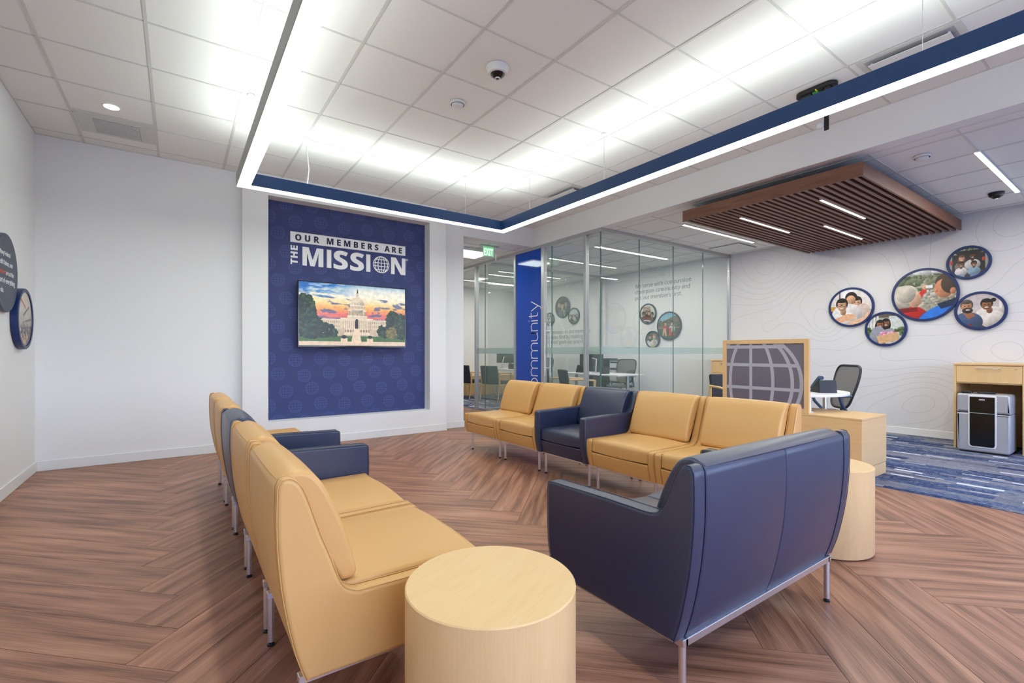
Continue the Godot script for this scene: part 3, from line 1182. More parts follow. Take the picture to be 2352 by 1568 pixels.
func tiled(o: Node3D, lo: Vector2, hi: Vector2, y: float, gx: float, gz: float, px: float, pz: float) -> void:
	# lay-in ceiling: one tile per cell of the grid through (gx, gz), clipped to the room, and the bars between
	part("deck", bx(Vector3(lo.x, y + 0.06, lo.y), Vector3(hi.x, y + 0.1, hi.y)), M.slab, o)
	var xs := [lo.x]
	var zs := [lo.y]
	var q := gx + ceilf((lo.x - gx) / px + 0.02) * px
	while q < hi.x - 0.02:
		xs.append(q); q += px
	xs.append(hi.x)
	q = gz + ceilf((lo.y - gz) / pz + 0.02) * pz
	while q < hi.y - 0.02:
		zs.append(q); q += pz
	zs.append(hi.y)
	var shared := {}
	for i in xs.size() - 1:
		for j in zs.size() - 1:
			var w: float = xs[i + 1] - xs[i]
			var d: float = zs[j + 1] - zs[j]
			var key := Vector2(snappedf(w, 0.001), snappedf(d, 0.001))
			if not shared.has(key):
				shared[key] = bx(Vector3(-w / 2 + 0.002, 0, -d / 2 + 0.002), Vector3(w / 2 - 0.002, 0.018, d / 2 - 0.002), 0.002).mesh()
			part("tile", shared[key], M.ceiling_tile, o, Vector3((xs[i] + xs[i + 1]) / 2, y + 0.002, (zs[j] + zs[j + 1]) / 2))
	for i in xs.size():
		var a: float = clampf(xs[i] - 0.010, lo.x, hi.x)
		var b: float = clampf(xs[i] + 0.010, lo.x, hi.x)
		part("runner", bx(Vector3(a, y - 0.003, lo.y), Vector3(b, y + 0.012, hi.y)), M.ceiling_grid, o)
	for j in zs.size():
		var a: float = clampf(zs[j] - 0.007, lo.y, hi.y)
		var b: float = clampf(zs[j] + 0.007, lo.y, hi.y)
		part("cross_bar", bx(Vector3(lo.x, y - 0.002, a), Vector3(hi.x, y + 0.012, b)), M.ceiling_grid, o)

func ceilings() -> void:
	var o := structure("ceiling", "white tiled ceiling over the waiting area")
	tiled(o, Vector2(X0, ZB), Vector2(5.02, ZF), HC, 1.656, -3.268, 0.6085, 0.6065)
	o = structure("ceiling_001", "lower white tiled ceiling over the workstation")
	tiled(o, Vector2(5.17, -4.9), Vector2(X1, ZF), HR, 5.94, -1.667, 0.602, 0.608)
	o = structure("ceiling_002", "white tiled ceiling of the glazed offices")
	tiled(o, Vector2(5.17, ZO), Vector2(X1, -4.9), HR, 5.94, -1.667, 0.602, 0.608)
	o = structure("ceiling_003", "white tiled corridor ceiling behind the header")
	tiled(o, Vector2(3.65, ZO), Vector2(5.02, ZB - 0.14), HR, 4.27, -6.9, 0.608, 0.608)

# ------------------------------------------------------------------ lamps
const LED := Color(0.945, 1.0, 0.97)

# a low roof-shaped diffuser between two points, half-width hw
func roof(a: Vector3, b: Vector3, hw: float) -> MB:
	var m := MB.new()
	var side := (b - a).normalized().cross(Vector3.UP) * hw
	var up := Vector3(0, 0.036, 0)
	for s in [-1, 1]:
		var nn: Vector3 = (side.normalized() * s + Vector3.UP * 1.4).normalized()
		m.face([a + side * s, b + side * s, b + up, a + up], nn, [Vector2.ZERO, Vector2(1, 0), Vector2(1, 1), Vector2(0, 1)])
	return m

func area(parent: Node, at: Vector3, sx: float, sz: float, power: float, up := false, col := LED, tilt := Basis.IDENTITY) -> void:
	var l := AreaLight3D.new()
	l.name = "light"
	parent.add_child(l, true)
	l.position = at
	l.basis = tilt * Basis(Vector3(1, 0, 0), PI / 2 if up else -PI / 2)
	l.area_size = Vector2(sx, sz)
	l.light_energy = power
	l.light_color = col
	l.shadow_enabled = true
	l.set("area_range", 30.0)

func ring_light() -> void:
	var o := thing("pendant_ring_light", "large rectangular pendant light, navy inside, hung over the seating", "light")
	var xa := 0.445
	var xb := 3.47
	var za := -5.10
	var zb := 0.9
	var w := 0.112
	var y0 := 2.715
	var y1 := 2.835
	# each side: a slim grey outer cheek, a navy inner cheek, lens below and above
	var sides := [
		["x", za, za + w, xa, xb], ["x", zb, zb - w, xa, xb],
		["z", xa, xa + w, za, zb], ["z", xb, xb - w, za, zb]]
	for s in sides:
		var outer: float = s[1]
		var inner: float = s[2]
		var dir := signf(inner - outer)
		var a: float = s[3]
		var b: float = s[4]
		var ia := a + w
		var ib := b - w
		var t := 0.006
		var lo := y0 + 0.004
		if s[0] == "x":
			part("outer_cheek", bx(Vector3(a, lo, minf(outer, outer + dir * t)), Vector3(b, y1, maxf(outer, outer + dir * t)), 0.001), M.grey_case, o)
			part("inner_cheek", bx(Vector3(ia - t, lo, minf(inner, inner - dir * t)), Vector3(ib + t, y1, maxf(inner, inner - dir * t)), 0.001), M.blue_case, o)
			part("lens", bx(Vector3(a + t, y0, minf(outer + dir * t, inner - dir * t * 0.2)), Vector3(b - t, y0 + 0.02, maxf(outer + dir * t, inner - dir * t * 0.2)), 0.002), M.lens_bright, o)
			part("lens_upper", roof(Vector3(a + t, y1 - 0.036, (outer + inner) / 2), Vector3(b - t, y1 - 0.036, (outer + inner) / 2), w / 2 - t), M.lens_soft, o)
			var mid := (outer + inner) / 2
			area(o, Vector3((a + b) / 2, y0 - 0.004, mid), b - a - 0.05, w - 0.02, RING_DOWN * (b - a) / 3.0)
			for q in [-1, 1]:
				area(o, Vector3((a + b) / 2, y1 - 0.008, mid + q * 0.026), b - a - 0.05, 0.04, RING_UP * (b - a) / 6.0, true, LED, Basis(Vector3(1, 0, 0), q * 0.8))
		else:
			part("outer_cheek", bx(Vector3(minf(outer, outer + dir * t), lo, a + t), Vector3(maxf(outer, outer + dir * t), y1, b - t), 0.001), M.grey_case, o)
			part("inner_cheek", bx(Vector3(minf(inner, inner - dir * t), lo, ia), Vector3(maxf(inner, inner - dir * t), y1, ib), 0.001), M.blue_case, o)
			part("lens", bx(Vector3(minf(outer + dir * t, inner - dir * t * 0.2), y0, ia), Vector3(maxf(outer + dir * t, inner - dir * t * 0.2), y0 + 0.02, ib), 0.002), M.lens_bright, o)
			part("lens_upper", roof(Vector3((outer + inner) / 2, y1 - 0.036, ia), Vector3((outer + inner) / 2, y1 - 0.036, ib), w / 2 - t), M.lens_soft, o)
			var mid := (outer + inner) / 2
			area(o, Vector3(mid, y0 - 0.004, (ia + ib) / 2), w - 0.02, ib - ia, RING_DOWN * (ib - ia) / 3.0)
			for q in [-1, 1]:
				area(o, Vector3(mid + q * 0.026, y1 - 0.008, (ia + ib) / 2), 0.04, ib - ia, RING_UP * (ib - ia) / 6.0, true, LED, Basis(Vector3(0, 0, 1), -q * 0.8))
	for p in [[0.5, -4.47], [0.5, -2.65], [0.5, -0.83], [1.05, -5.05], [2.87, -5.05], [3.415, -4.47], [3.415, -3.27], [3.415, -0.84], [1.05, 0.85], [2.87, 0.85]]:
		var hang := part("hanger", tb([Vector3(p[0], y1 - 0.02, p[1]), Vector3(p[0], HC - 0.02, p[1])], 0.0016, 6), M.wire, o)
		part("ceiling_cup", lt([Vector2(0.004, HC - 0.04), Vector2(0.006, HC - 0.022), Vector2(0.03, HC - 0.012), Vector2(0.032, HC - 0.002), Vector2(0, HC - 0.002)], 20), M.white_plastic, hang, Vector3(p[0], 0, p[1]))
	# a thick white feed cable beside one hanger
	part("cable", tb([Vector3(1.06, y1, -5.05), Vector3(1.075, 3.0, -5.045), Vector3(1.05, 3.29, -5.05)], 0.005, 8), M.white_plastic, o)

func linear(called: String, label: String, at: Vector3, length: float, width: float, group: String, drop := 0.03) -> void:
	# a slim linear lamp lying along x, its lens facing down
	var o := thing(called, label, "light", at, 0, group)
	part("housing", bx(Vector3(-length / 2, 0.004, -width / 2), Vector3(length / 2, drop, width / 2), 0.002), M.white_plastic, o)
	part("lens", bx(Vector3(-length / 2 + 0.004, 0, -width / 2 + 0.004), Vector3(length / 2 - 0.004, 0.006, width / 2 - 0.004)), M.lens_bright, o)
	area(o, Vector3(0, -0.004, 0), length - 0.02, width - 0.01, STRIP * length, false, Color(1.0, 0.99, 0.95))

func slat_canopy() -> void:
	var x0 := 5.085
	var x1 := 8.40
	var z0 := -3.52
	var z1 := -1.687
	var y0 := 2.77
	var y1 := 2.90
	var o := thing("slatted_wood_canopy", "dark brown slatted wood canopy hung over the workstation", "ceiling panel", Vector3(x0, y0, z0))
	var dx := x1 - x0
	var dz := z1 - z0
	var hh := y1 - y0
	part("fascia", bx(Vector3(-0.02, 0, -0.02), Vector3(0, hh, dz + 0.02), 0.002, 2), M.dark_wood, o)
	part("fascia", bx(Vector3(0, 0, dz), Vector3(dx, hh, dz + 0.02), 0.002, 0), M.dark_wood, o)
	part("backing", bx(Vector3(0, hh - 0.012, 0), Vector3(dx, hh, dz)), M.black_plastic, o)
	var count := 26
	var pitch := dz / count
	for k in count:
		var mb := MB.new()
		var tone := rng.randf_range(0.85, 1.0)
		mb.col = Color(tone, tone, tone)
		mb.off = Vector2(rng.randf() * 2, rng.randf())
		var zz := k * pitch
		mb.box(Vector3(0, 0.004, zz), Vector3(dx, hh - 0.014, zz + pitch * 0.52), 0.002, 0)
		part("slat", mb, M.dark_wood, o)
	for p in [[0.5, 0.4], [0.5, dz - 0.4], [dx - 0.5, 0.4], [dx - 0.5, dz - 0.4]]:
		part("hanger", tb([Vector3(p[0], hh, p[1]), Vector3(p[0], HR - y0 - 0.001, p[1])], 0.003, 8), M.wire, o)
	linear("linear_lamp", "white linear light at the right among the canopy slats, nearest", Vector3(6.14, 2.768, -2.197), 1.2, 0.03, "linear lights in the slat canopy")
	linear("linear_lamp", "white linear light at the left among the canopy slats", Vector3(6.10, 2.768, -3.043), 1.22, 0.03, "linear lights in the slat canopy")
	linear("linear_lamp", "white linear light at the right among the canopy slats, deeper in", Vector3(7.32, 2.768, -2.620), 1.22, 0.03, "linear lights in the slat canopy")
	linear("linear_lamp", "white linear light on the ceiling beside the canopy's left end", Vector3(6.79, 2.965, -4.07), 1.9, 0.045, "linear lights on the lower ceiling", 0.02)
	linear("linear_lamp", "white linear light on the ceiling at the right picture edge", Vector3(6.80, 2.965, -1.066), 1.85, 0.045, "linear lights on the lower ceiling", 0.02)
	linear("linear_lamp", "unseen white linear light on the lower ceiling, out of view, lighting the workstation side", Vector3(6.80, 2.965, 0.76), 1.85, 0.045, "linear lights on the lower ceiling", 0.02)  # lamp out of view to the right, kept for the light it gives

# ------------------------------------------------------------------ glass partitions
func pane(o: Node3D, lo: Vector3, hi: Vector3, material: Material, band := true) -> MeshInstance3D:
	var p := part("pane", bx(lo, hi), material, o)
	if band:
		var e := 0.0012
		var along_x := hi.x - lo.x > hi.z - lo.z
		var a := Vector3(lo.x + 0.002, 1.138, lo.z - e) if along_x else Vector3(lo.x - e, 1.138, lo.z + 0.002)
		var b := Vector3(hi.x - 0.002, 1.249, lo.z - 0.0004) if along_x else Vector3(lo.x - 0.0004, 1.249, hi.z - 0.002)
		part("frosted_band", bx(a, b), M.frost, p)
	return p

func glazing() -> void:
	var gx := 5.05
	var top := 2.934
	var A: Material = M.aluminium
	var o := structure("window_4", "glass office front with aluminium frame and frosted band")
	part("head_rail", bx(Vector3(gx - 0.03, top, ZO), Vector3(gx + 0.06, HR, -4.87), 0.002), A, o)
	part("floor_track", bx(Vector3(gx - 0.025, 0.003, -5.24), Vector3(gx + 0.035, 0.04, -4.87), 0.002), A, o)
	part("floor_track", bx(Vector3(gx - 0.025, 0.003, -8.455), Vector3(gx + 0.035, 0.04, -6.18), 0.002), A, o)
	for m in [[-5.235, -5.18], [-6.258, -6.178], [-7.055, -6.998], [-8.455, -8.388]]:
		part("mullion", bx(Vector3(gx - 0.03, 0.003, m[0]), Vector3(gx + 0.04, top, m[1]), 0.003), A, o)
	pane(o, Vector3(gx, 0.04, -5.178), Vector3(gx + 0.012, top, -4.906), M.glass)
	pane(o, Vector3(gx, 0.04, -8.386), Vector3(gx + 0.012, top, -8.092), M.glass)
	pane(o, Vector3(gx, 0.04, -8.086), Vector3(gx + 0.012, top, -7.058), M.glass)
	part("glass_joint", bx(Vector3(gx - 0.001, 0.04, -8.094), Vector3(gx + 0.013, top, -8.084)), M.glass_edge, o)
	# the blue pane and its word
	part("blue_pane", bx(Vector3(gx, 0.04, -6.996), Vector3(gx + 0.014, top, -6.26)), M.blue_glass, o, Vector3.ZERO, "solid blue glass pane")
	var word := MB.new()
	word.xf = Transform3D(Basis(Vector3(0, 1, 0), Vector3(0, 0, -1), Vector3(-1, 0, 0)), Vector3.ZERO)
	var pen := 0.0
	var probe := MB.new()
	for ch in "community":
		pen = stroke_letter(probe, ch, pen, 0.19, 0.016)
	word.xf.origin = Vector3(gx - 0.002, 2.10 - pen, -6.375)
	pen = 0.0
	for ch in "community":
		pen = stroke_letter(word, ch, pen, 0.19, 0.016)
	part("lettering", word, M.letter_white, o, Vector3.ZERO, "thin white lettering reading upwards")
	# far part of the front, past the open doorway
	part("mullion", bx(Vector3(gx - 0.03, 0.003, -9.46), Vector3(gx + 0.04, top, -9.40), 0.003), A, o)
	pane(o, Vector3(gx, 0.04, ZO), Vector3(gx + 0.012, top, -9.462), M.glass)
	# the glass door
	var d := structure("door_1", "frameless glass office door with long steel pull")
	pane(d, Vector3(gx, 0.012, -6.168), Vector3(gx + 0.012, top - 0.008, -6.012), M.glass)
	pane(d, Vector3(gx, 0.012, -6.006), Vector3(gx + 0.012, top - 0.008, -5.242), M.glass)
	part("glass_joint", bx(Vector3(gx - 0.001, 0.012, -6.014), Vector3(gx + 0.013, top - 0.008, -6.004)), M.glass_edge, d)
	for sx in [-0.05, 0.062]:
		var hz := -6.13
		var pl := part("pull_handle", tb([Vector3(gx + sx, 0.765, hz), Vector3(gx + sx, 1.66, hz)], 0.014, 14), M.metal, d)
		for yy in [0.9, 1.52]:
			part("standoff", tb([Vector3(gx + sx, yy, hz), Vector3(gx + 0.006, yy, hz)], 0.009, 10), M.metal, pl)
	# side facing the workstation
	o = structure("window_5", "butt jointed glass office side wall with frosted band")
	var gz := -4.90
	part("head_rail", bx(Vector3(gx + 0.06, top, gz - 0.06), Vector3(X1, HR, gz + 0.03), 0.002), A, o)
	part("floor_track", bx(Vector3(gx + 0.035, 0.003, gz - 0.035), Vector3(X1, 0.04, gz + 0.025), 0.002), A, o)
	part("end_frame", bx(Vector3(X1 - 0.03, 0.003, gz - 0.03), Vector3(X1 - 0.001, top, gz + 0.02), 0.002), A, o)
	var xs := [5.056, 5.906, 6.764, 7.612, 8.43]
	for i in 4:
		pane(o, Vector3(xs[i] + 0.003, 0.04, gz - 0.012), Vector3(xs[i + 1] - 0.003, top, gz), M.glass)
		if i > 0:
			part("glass_joint", bx(Vector3(xs[i] - 0.004, 0.04, gz - 0.013), Vector3(xs[i] + 0.004, top, gz + 0.001)), M.glass_edge, o)
	part("glass_joint", bx(Vector3(5.046, 0.04, gz - 0.012), Vector3(5.06, top, gz + 0.002)), M.glass_edge, o)
	# partition between the two offices
	o = structure("window_6", "glass partition between the two offices")
	part("head_rail", bx(Vector3(gx + 0.07, top, -8.12), Vector3(X1, HR, -8.04), 0.002), A, o)
	part("floor_track", bx(Vector3(gx + 0.07, 0.003, -8.11), Vector3(X1, 0.04, -8.05), 0.002), A, o)
	part("mullion", bx(Vector3(8.30, 0.04, -8.11), Vector3(8.36, top, -8.05), 0.002), A, o)
	pane(o, Vector3(5.12, 0.04, -8.086), Vector3(7.2, top, -8.074), M.glass)
	pane(o, Vector3(7.206, 0.04, -8.086), Vector3(8.30, top, -8.074), M.glass)

func arc(cx: float, cy: float, rx: float, ry: float, a0: float, a1: float, n := 12) -> Array:
	var l := []
	for k in n + 1:
		var a := deg_to_rad(lerpf(a0, a1, float(k) / n))
		l.append(Vector2(cx + rx * cos(a), cy + ry * sin(a)))
	return l

# light-weight letters drawn with one pen; returns where the next letter starts. h: x-height, w: pen width
func stroke_letter(m: MB, ch: String, x: float, h: float, w: float) -> float:
	var r := h * 0.34
	var gap := h * 0.23
	match ch:
		"c":
			m.ribbon(arc(x + h / 2, h / 2, h / 2, h / 2, 50, 310, 20), w)
			return x + h * 0.9 + gap
		"o":
			m.ribbon(arc(x + h / 2, h / 2, h / 2, h / 2, 0, 360, 28), w)
			return x + h + gap
		"n", "m":
			m.ribbon([Vector2(x, 0), Vector2(x, h)], w)
			for k in (2 if ch == "m" else 1):
				m.ribbon(arc(x + r, h - r, r, r, 180, 0, 14) + [Vector2(x + 2 * r, 0)], w)
				x += 2 * r
			return x + gap
		"u":
			m.ribbon([Vector2(x, h)] + arc(x + r, r, r, r, 180, 360, 14) + [Vector2(x + 2 * r, h)], w)
			m.ribbon([Vector2(x + 2 * r, h), Vector2(x + 2 * r, 0)], w)
			return x + 2 * r + gap
		"i":
			m.ribbon([Vector2(x, 0), Vector2(x, h)], w)
			m.ribbon([Vector2(x, h * 1.27), Vector2(x, h * 1.27 + w)], w)
			return x + gap
		"t":
			m.ribbon([Vector2(x + h * 0.2, h * 1.35)] + arc(x + h * 0.42, h * 0.22, h * 0.22, h * 0.22, 180, 290, 10), w)
			m.ribbon([Vector2(x, h), Vector2(x + h * 0.52, h)], w)
			return x + h * 0.5 + gap * 0.8
		"y":
			m.ribbon([Vector2(x, h), Vector2(x + h * 0.42, 0)], w)
			m.ribbon([Vector2(x + h * 0.86, h), Vector2(x + h * 0.36, -h * 0.18)] + arc(x + h * 0.16, -h * 0.20, h * 0.2, h * 0.2, 0, -100, 8), w)
			return x + h * 0.9 + gap
	return x

# lettering fitted to a width and height; at is the middle of its left edge
func text(parent: Node, what: String, at: Vector3, turn: Basis, width: float, height: float, material: Material, bold := false, called := "lettering") -> MeshInstance3D:
	var f := SystemFont.new()
	f.font_names = PackedStringArray(["Droid Sans"])
	if bold:
		f.font_weight = 700
	var t := TextMesh.new()
	var fv := FontVariation.new()
	fv.base_font = f
	fv.variation_embolden = 0.55 if bold else 0.0
	t.font = fv
	t.font_size = 48
	t.pixel_size = 0.01
	t.depth = 0.08
	t.curve_step = 2.0
	t.text = what
	t.horizontal_alignment = HORIZONTAL_ALIGNMENT_LEFT
	var bb := t.get_aabb()
	var sx := width / bb.size.x
	var sy := height / bb.size.y if height > 0.0 else sx
	var o := part(called, t, material, parent)
	var b := Basis(turn.x * sx, turn.y * sy, turn.z * 0.02)
	o.transform = Transform3D(b, at - b * Vector3(bb.position.x, bb.get_center().y, 0))
	return o

const EAST := Basis(Vector3(0, 0, 1), Vector3(0, 1, 0), Vector3(-1, 0, 0))    # on a wall facing -x
const WEST := Basis(Vector3(0, 0, -1), Vector3(0, 1, 0), Vector3(1, 0, 0))    # on a wall facing +x
const SOUTH := Basis(Vector3(1, 0, 0), Vector3(0, 1, 0), Vector3(0, 0, 1))    # on a wall facing +z
const UPWARD := Basis(Vector3(0, 1, 0), Vector3(-1, 0, 0), Vector3(0, 0, 1))  # facing +z, reading upwards

func niche() -> void:
	var zp := -6.54
	var o := thing("blue_wall_panel", "dark blue wall panel with faint globe pattern in white niche", "wall panel", Vector3(0.893, 0.326, zp))
	var w := 3.02 - 0.893
	var h := 3.064 - 0.326
	var mb := MB.new()
	mb.face([Vector3(0, 0, 0), Vector3(w, 0, 0), Vector3(w, h, 0), Vector3(0, h, 0)], Vector3(0, 0, 1), [Vector2(0, 1), Vector2(1, 1), Vector2(1, 0), Vector2(0, 0)])
	part("printed_face", mb, M.globe_paper, o)
	part("board", bx(Vector3(0, 0, -0.03), Vector3(w, h, -0.0005)), M.paint, o)
	# the slogan
	var z := zp + 0.004
	o = thing("wall_slogan", "white slogan lettering with globe above the television", "sign", Vector3(1.169, 2.285, z))
	var org := Vector3(1.169, 2.285, z)
	part("banner", bx(Vector3(0, 2.572 - org.y, -0.003), Vector3(1.545, 2.708 - org.y, 0), 0.001), M.letter_white, o, Vector3.ZERO, "white banner behind the first line")
	mat("letter_navy", Color8(28, 36, 74), 0.6)
	text(o, "O U R   M E M B E R S   A R E", Vector3(1.226, 2.640, z + 0.001) - org, SOUTH, 1.435, 0.082, M.letter_navy, true)
	text(o, "M", Vector3(1.313, 2.408, z) - org, SOUTH, 0.258, 0.241, M.letter_white, true)
	text(o, "SS", Vector3(1.700, 2.408, z) - org, SOUTH, 0.408, 0.252, M.letter_white, true)
	for lx in [1.614, 2.140]:
		part("lettering", bx(Vector3(lx, 2.288, z - 0.003) - org, Vector3(lx + 0.058, 2.529, z + 0.0008) - org, 0.0004), M.letter_white, o)
	text(o, "N", Vector3(2.496, 2.410, z) - org, SOUTH, 0.218, 0.241, M.letter_white, true)
	text(o, "THE", Vector3(1.214, 2.289, z) - org, UPWARD, 0.243, 0.084, M.letter_white, true)
	var gm := MB.new()
	var gz := 0.001
	for l in globe_lines(2.353 - org.x, 2.405 - org.y, 0.114):
		gm.ribbon(l, 0.0105, gz)
		gz += 0.0002
	part("globe", gm, M.letter_white, o)
	var rm := MB.new()
	rm.ribbon(arc(2.735 - org.x, 2.515 - org.y, 0.011, 0.011, 0, 360, 16), 0.006, 0.001)
	part("trademark", rm, M.letter_white, o)
	# television
	o = thing("wall_television", "wall television showing a domed building at sunset", "television", Vector3(1.953, 1.235, -6.42))
	var W := 1.436
	var H := 0.842
	part("casing", bx(Vector3(-W / 2, 0, -0.035), Vector3(W / 2, H, -0.002), 0.004), M.black_plastic, o)
	part("bezel", bx(Vector3(-W / 2, 0, -0.004), Vector3(W / 2, 0.022, 0.002), 0.001), M.black_gloss, o)
	part("bezel", bx(Vector3(-W / 2, H - 0.012, -0.004), Vector3(W / 2, H, 0.002), 0.001), M.black_gloss, o)
	for s in [-1, 1]:
		part("bezel", bx(Vector3(s * W / 2 - 0.006 - 0.006 * s, 0.022, -0.004), Vector3(s * W / 2 + 0.006 - 0.006 * s, H - 0.012, 0.002), 0.001), M.black_gloss, o)
	var sm := MB.new()
	sm.face([Vector3(-W / 2 + 0.012, 0.022, 0), Vector3(W / 2 - 0.012, 0.022, 0), Vector3(W / 2 - 0.012, H - 0.012, 0), Vector3(-W / 2 + 0.012, H - 0.012, 0)], Vector3(0, 0, 1), [Vector2(0, 1), Vector2(1, 1), Vector2(1, 0), Vector2(0, 0)])
	part("screen", sm, M.tv_picture, o)
	part("wall_mount", bx(Vector3(-0.25, 0.2, -0.118), Vector3(0.25, 0.62, -0.035), 0.004), M.dark_steel, o)

# ------------------------------------------------------------------ seating
func lounge(called: String, label: String, W: float, arms: bool, cloth: Material, cushions := 1) -> Node3D:
	# faces +x; the rear legs stand at x = 0
	var o := thing(called, label, "chair")
	var th := 0.068 if arms else 0.055
	var rear := smooth([Vector2(0.0, 0.215), Vector2(-0.030, 0.309), Vector2(-0.060, 0.46), Vector2(-0.074, 0.59), Vector2(-0.078, 0.69), Vector2(-0.076, 0.785)], 4)
	var line := rear.duplicate()
	if arms:
		line += smooth([Vector2(-0.064, 0.806), Vector2(-0.045, 0.808), Vector2(-0.024, 0.791), Vector2(-0.003, 0.755), Vector2(0.024, 0.69), Vector2(0.048, 0.643), Vector2(0.078, 0.621), Vector2(0.125, 0.616)], 3)
		line += rounded([Vector3(0.3, 0.616, 0), Vector3(0.648, 0.607, 0.022), Vector3(0.652, 0.465, 0.05), Vector3(0.645, 0.32, 0.05), Vector3(0.615, 0.215, 0)], 4)
	else:
		line += smooth([Vector2(-0.066, 0.808), Vector2(-0.045, 0.811), Vector2(-0.022, 0.797), Vector2(-0.003, 0.763), Vector2(0.016, 0.708), Vector2(0.040, 0.634), Vector2(0.069, 0.558), Vector2(0.09, 0.497), Vector2(0.112, 0.458), Vector2(0.15, 0.438)], 3)
		line += rounded([Vector3(0.3, 0.435, 0), Vector3(0.635, 0.438, 0.025), Vector3(0.634, 0.33, 0.05), Vector3(0.604, 0.215, 0)], 4)
	var sp := MB.new()
	sp.loft(line, edge_slices(th, 0.012))
	var spm := sp.mesh()
	var welt := MB.new()
	for s in [-1, 1]:
		var loop := []
		for p in line:
			loop.append(Vector3(p.x, p.y, s * (th / 2 - 0.003)))
		welt.tube(loop, 0.0016, 6)
	var wm := welt.mesh()
	for s in [-1, 1]:
		var sd := part("arm_panel" if arms else "side_panel", spm, cloth, o, Vector3(0, 0, s * (W - th) / 2))
		part("piping", wm, cloth, sd)
	var Wc := W - 2 * th
	# seat: a crowned cushion over a plain front band
	var cw := Wc / cushions
	for k in cushions:
		var zc := -Wc / 2 + cw * (k + 0.5)
		var seat := MB.new()
		seat.loft(rounded([Vector3(0.03, 0.335, 0), Vector3(0.03, 0.46, 0.02), Vector3(0.636, 0.456, 0.055), Vector3(0.638, 0.336, 0.012)], 6), edge_slices(cw - 0.003, 0.014, 0.010))
		part("seat_cushion", seat, cloth, o, Vector3(0, 0, zc))
	var band := MB.new()
	band.loft(rounded([Vector3(0.01, 0.217, 0), Vector3(0.01, 0.334, 0), Vector3(0.634, 0.333, 0.010), Vector3(0.606, 0.217, 0.006)], 4), edge_slices(Wc - 0.003, 0.006))
	part("seat_base", band, cloth, o)
	# back cushion, rolled over the top
	var roll := smooth([Vector2(-0.072, 0.798), Vector2(-0.050, 0.812), Vector2(-0.010, 0.822), Vector2(0.030, 0.808), Vector2(0.062, 0.772), Vector2(0.094, 0.712), Vector2(0.125, 0.636), Vector2(0.154, 0.54), Vector2(0.166, 0.492)], 4)
	roll += arc(0.138, 0.478, 0.030, 0.030, 10, -90, 8)
	roll += [Vector2(0.11, 0.449)]
	roll += smooth([Vector2(0.06, 0.54), Vector2(0.03, 0.62), Vector2(-0.005, 0.70), Vector2(-0.04, 0.76), Vector2(-0.068, 0.786)], 3)
	var bc := MB.new()
	bc.loft(roll, edge_slices(Wc - 0.006, 0.016, 0.004))
	part("back_cushion", bc, cloth, o)
	# rear shell, split by an upright seam on the loveseat
	for k in cushions:
		var zc := -Wc / 2 + cw * (k + 0.5)
		var shell_line := rear.duplicate()
		shell_line.append(Vector2(-0.066, 0.797))
		shell_line.append(Vector2(-0.045, 0.790))
		for q in range(rear.size() - 3, -1, -3):
			shell_line.append(rear[q] + Vector2(0.034, 0))
		var bk := MB.new()
		bk.loft(shell_line, edge_slices(cw - 0.003, 0.007))
		part("back_panel", bk, cloth, o, Vector3(0, 0, zc))
	# steel base
	var fr := MB.new()
	var hz := W / 2 - 0.05
	for s in [-1, 1]:
		fr.box(Vector3(-0.014, 0.190, s * hz - 0.014), Vector3(0.560, 0.2165, s * hz + 0.014), 0.002)
	var rx := 0.0 if cushions > 1 else 0.12
	fr.box(Vector3(rx - 0.014, 0.190, -hz), Vector3(rx + 0.014, 0.2165, hz), 0.002)
	fr.box(Vector3(0.532, 0.190, -hz), Vector3(0.560, 0.2165, hz), 0.002)
	part("base_frame", fr, M.metal, o)
	var leg := lt([Vector2(0.0, 0.016), Vector2(0.0125, 0.016), Vector2(0.0125, 0.192), Vector2(0, 0.192)], 18).mesh()
	var foot := lt([Vector2(0, 0), Vector2(0.014, 0), Vector2(0.0145, 0.006), Vector2(0.009, 0.010), Vector2(0.009, 0.017), Vector2(0, 0.017)], 16).mesh()
	for sx in [0.0, 0.546]:
		for s in [-1, 1]:
			var l := part("leg", leg, M.metal, o, Vector3(sx, 0, s * hz))
			part("foot", foot, M.black_plastic, l)
	return o

func seats() -> void:
	var tan0 := lounge("lounge_chair", "tan leather armless chair farthest back in the left row", 0.692, false, M.tan_leather)
	var navy0 := lounge("lounge_armchair", "navy leather armchair in the middle of the left row, seen from behind", 0.692, true, M.navy_leather)
	var rows := "lounge chairs in two facing rows"
	for k in [tan0, navy0]:
		k.set_meta("group", rows)
	var zl := func(i: int) -> Vector3: return Vector3(0.305, 0, -4.617 + 0.7025 * i)
	var zr := func(i: int) -> Vector3: return Vector3(3.455, 0, -4.640 + 0.694 * i)
	tan0.position = zl.call(0)
	navy0.position = zl.call(2)
	copy_of(tan0, "tan leather armless chair second from the back in the left row", zl.call(1), 0)
	copy_of(tan0, "tan leather armless chair just nearer than the left row's navy armchair", zl.call(3), 0)
	copy_of(tan0, "nearest tan leather armless chair of the left row, beside the round table", zl.call(4), 0)
	copy_of(tan0, "tan leather armless chair at the far left end of the right row", zr.call(0), PI)
	copy_of(tan0, "tan leather armless chair touching the left side of the right row's navy armchair", zr.call(1), PI)
	copy_of(navy0, "navy leather armchair in the middle of the right row, facing the viewer", zr.call(2), PI)
	copy_of(tan0, "tan leather armless chair touching the right side of the right row's navy armchair", zr.call(3), PI)
	copy_of(tan0, "tan leather armless chair at the right end of the right row, before the globe screen", zr.call(4), PI)
	var love := lounge("loveseat", "navy leather loveseat with its back to the viewer", 1.215, true, M.navy_leather, 2)
	love.set_meta("category", "sofa")
	love.position = Vector3(1.9375, 0, -0.965)
	love.rotation.y = PI / 2

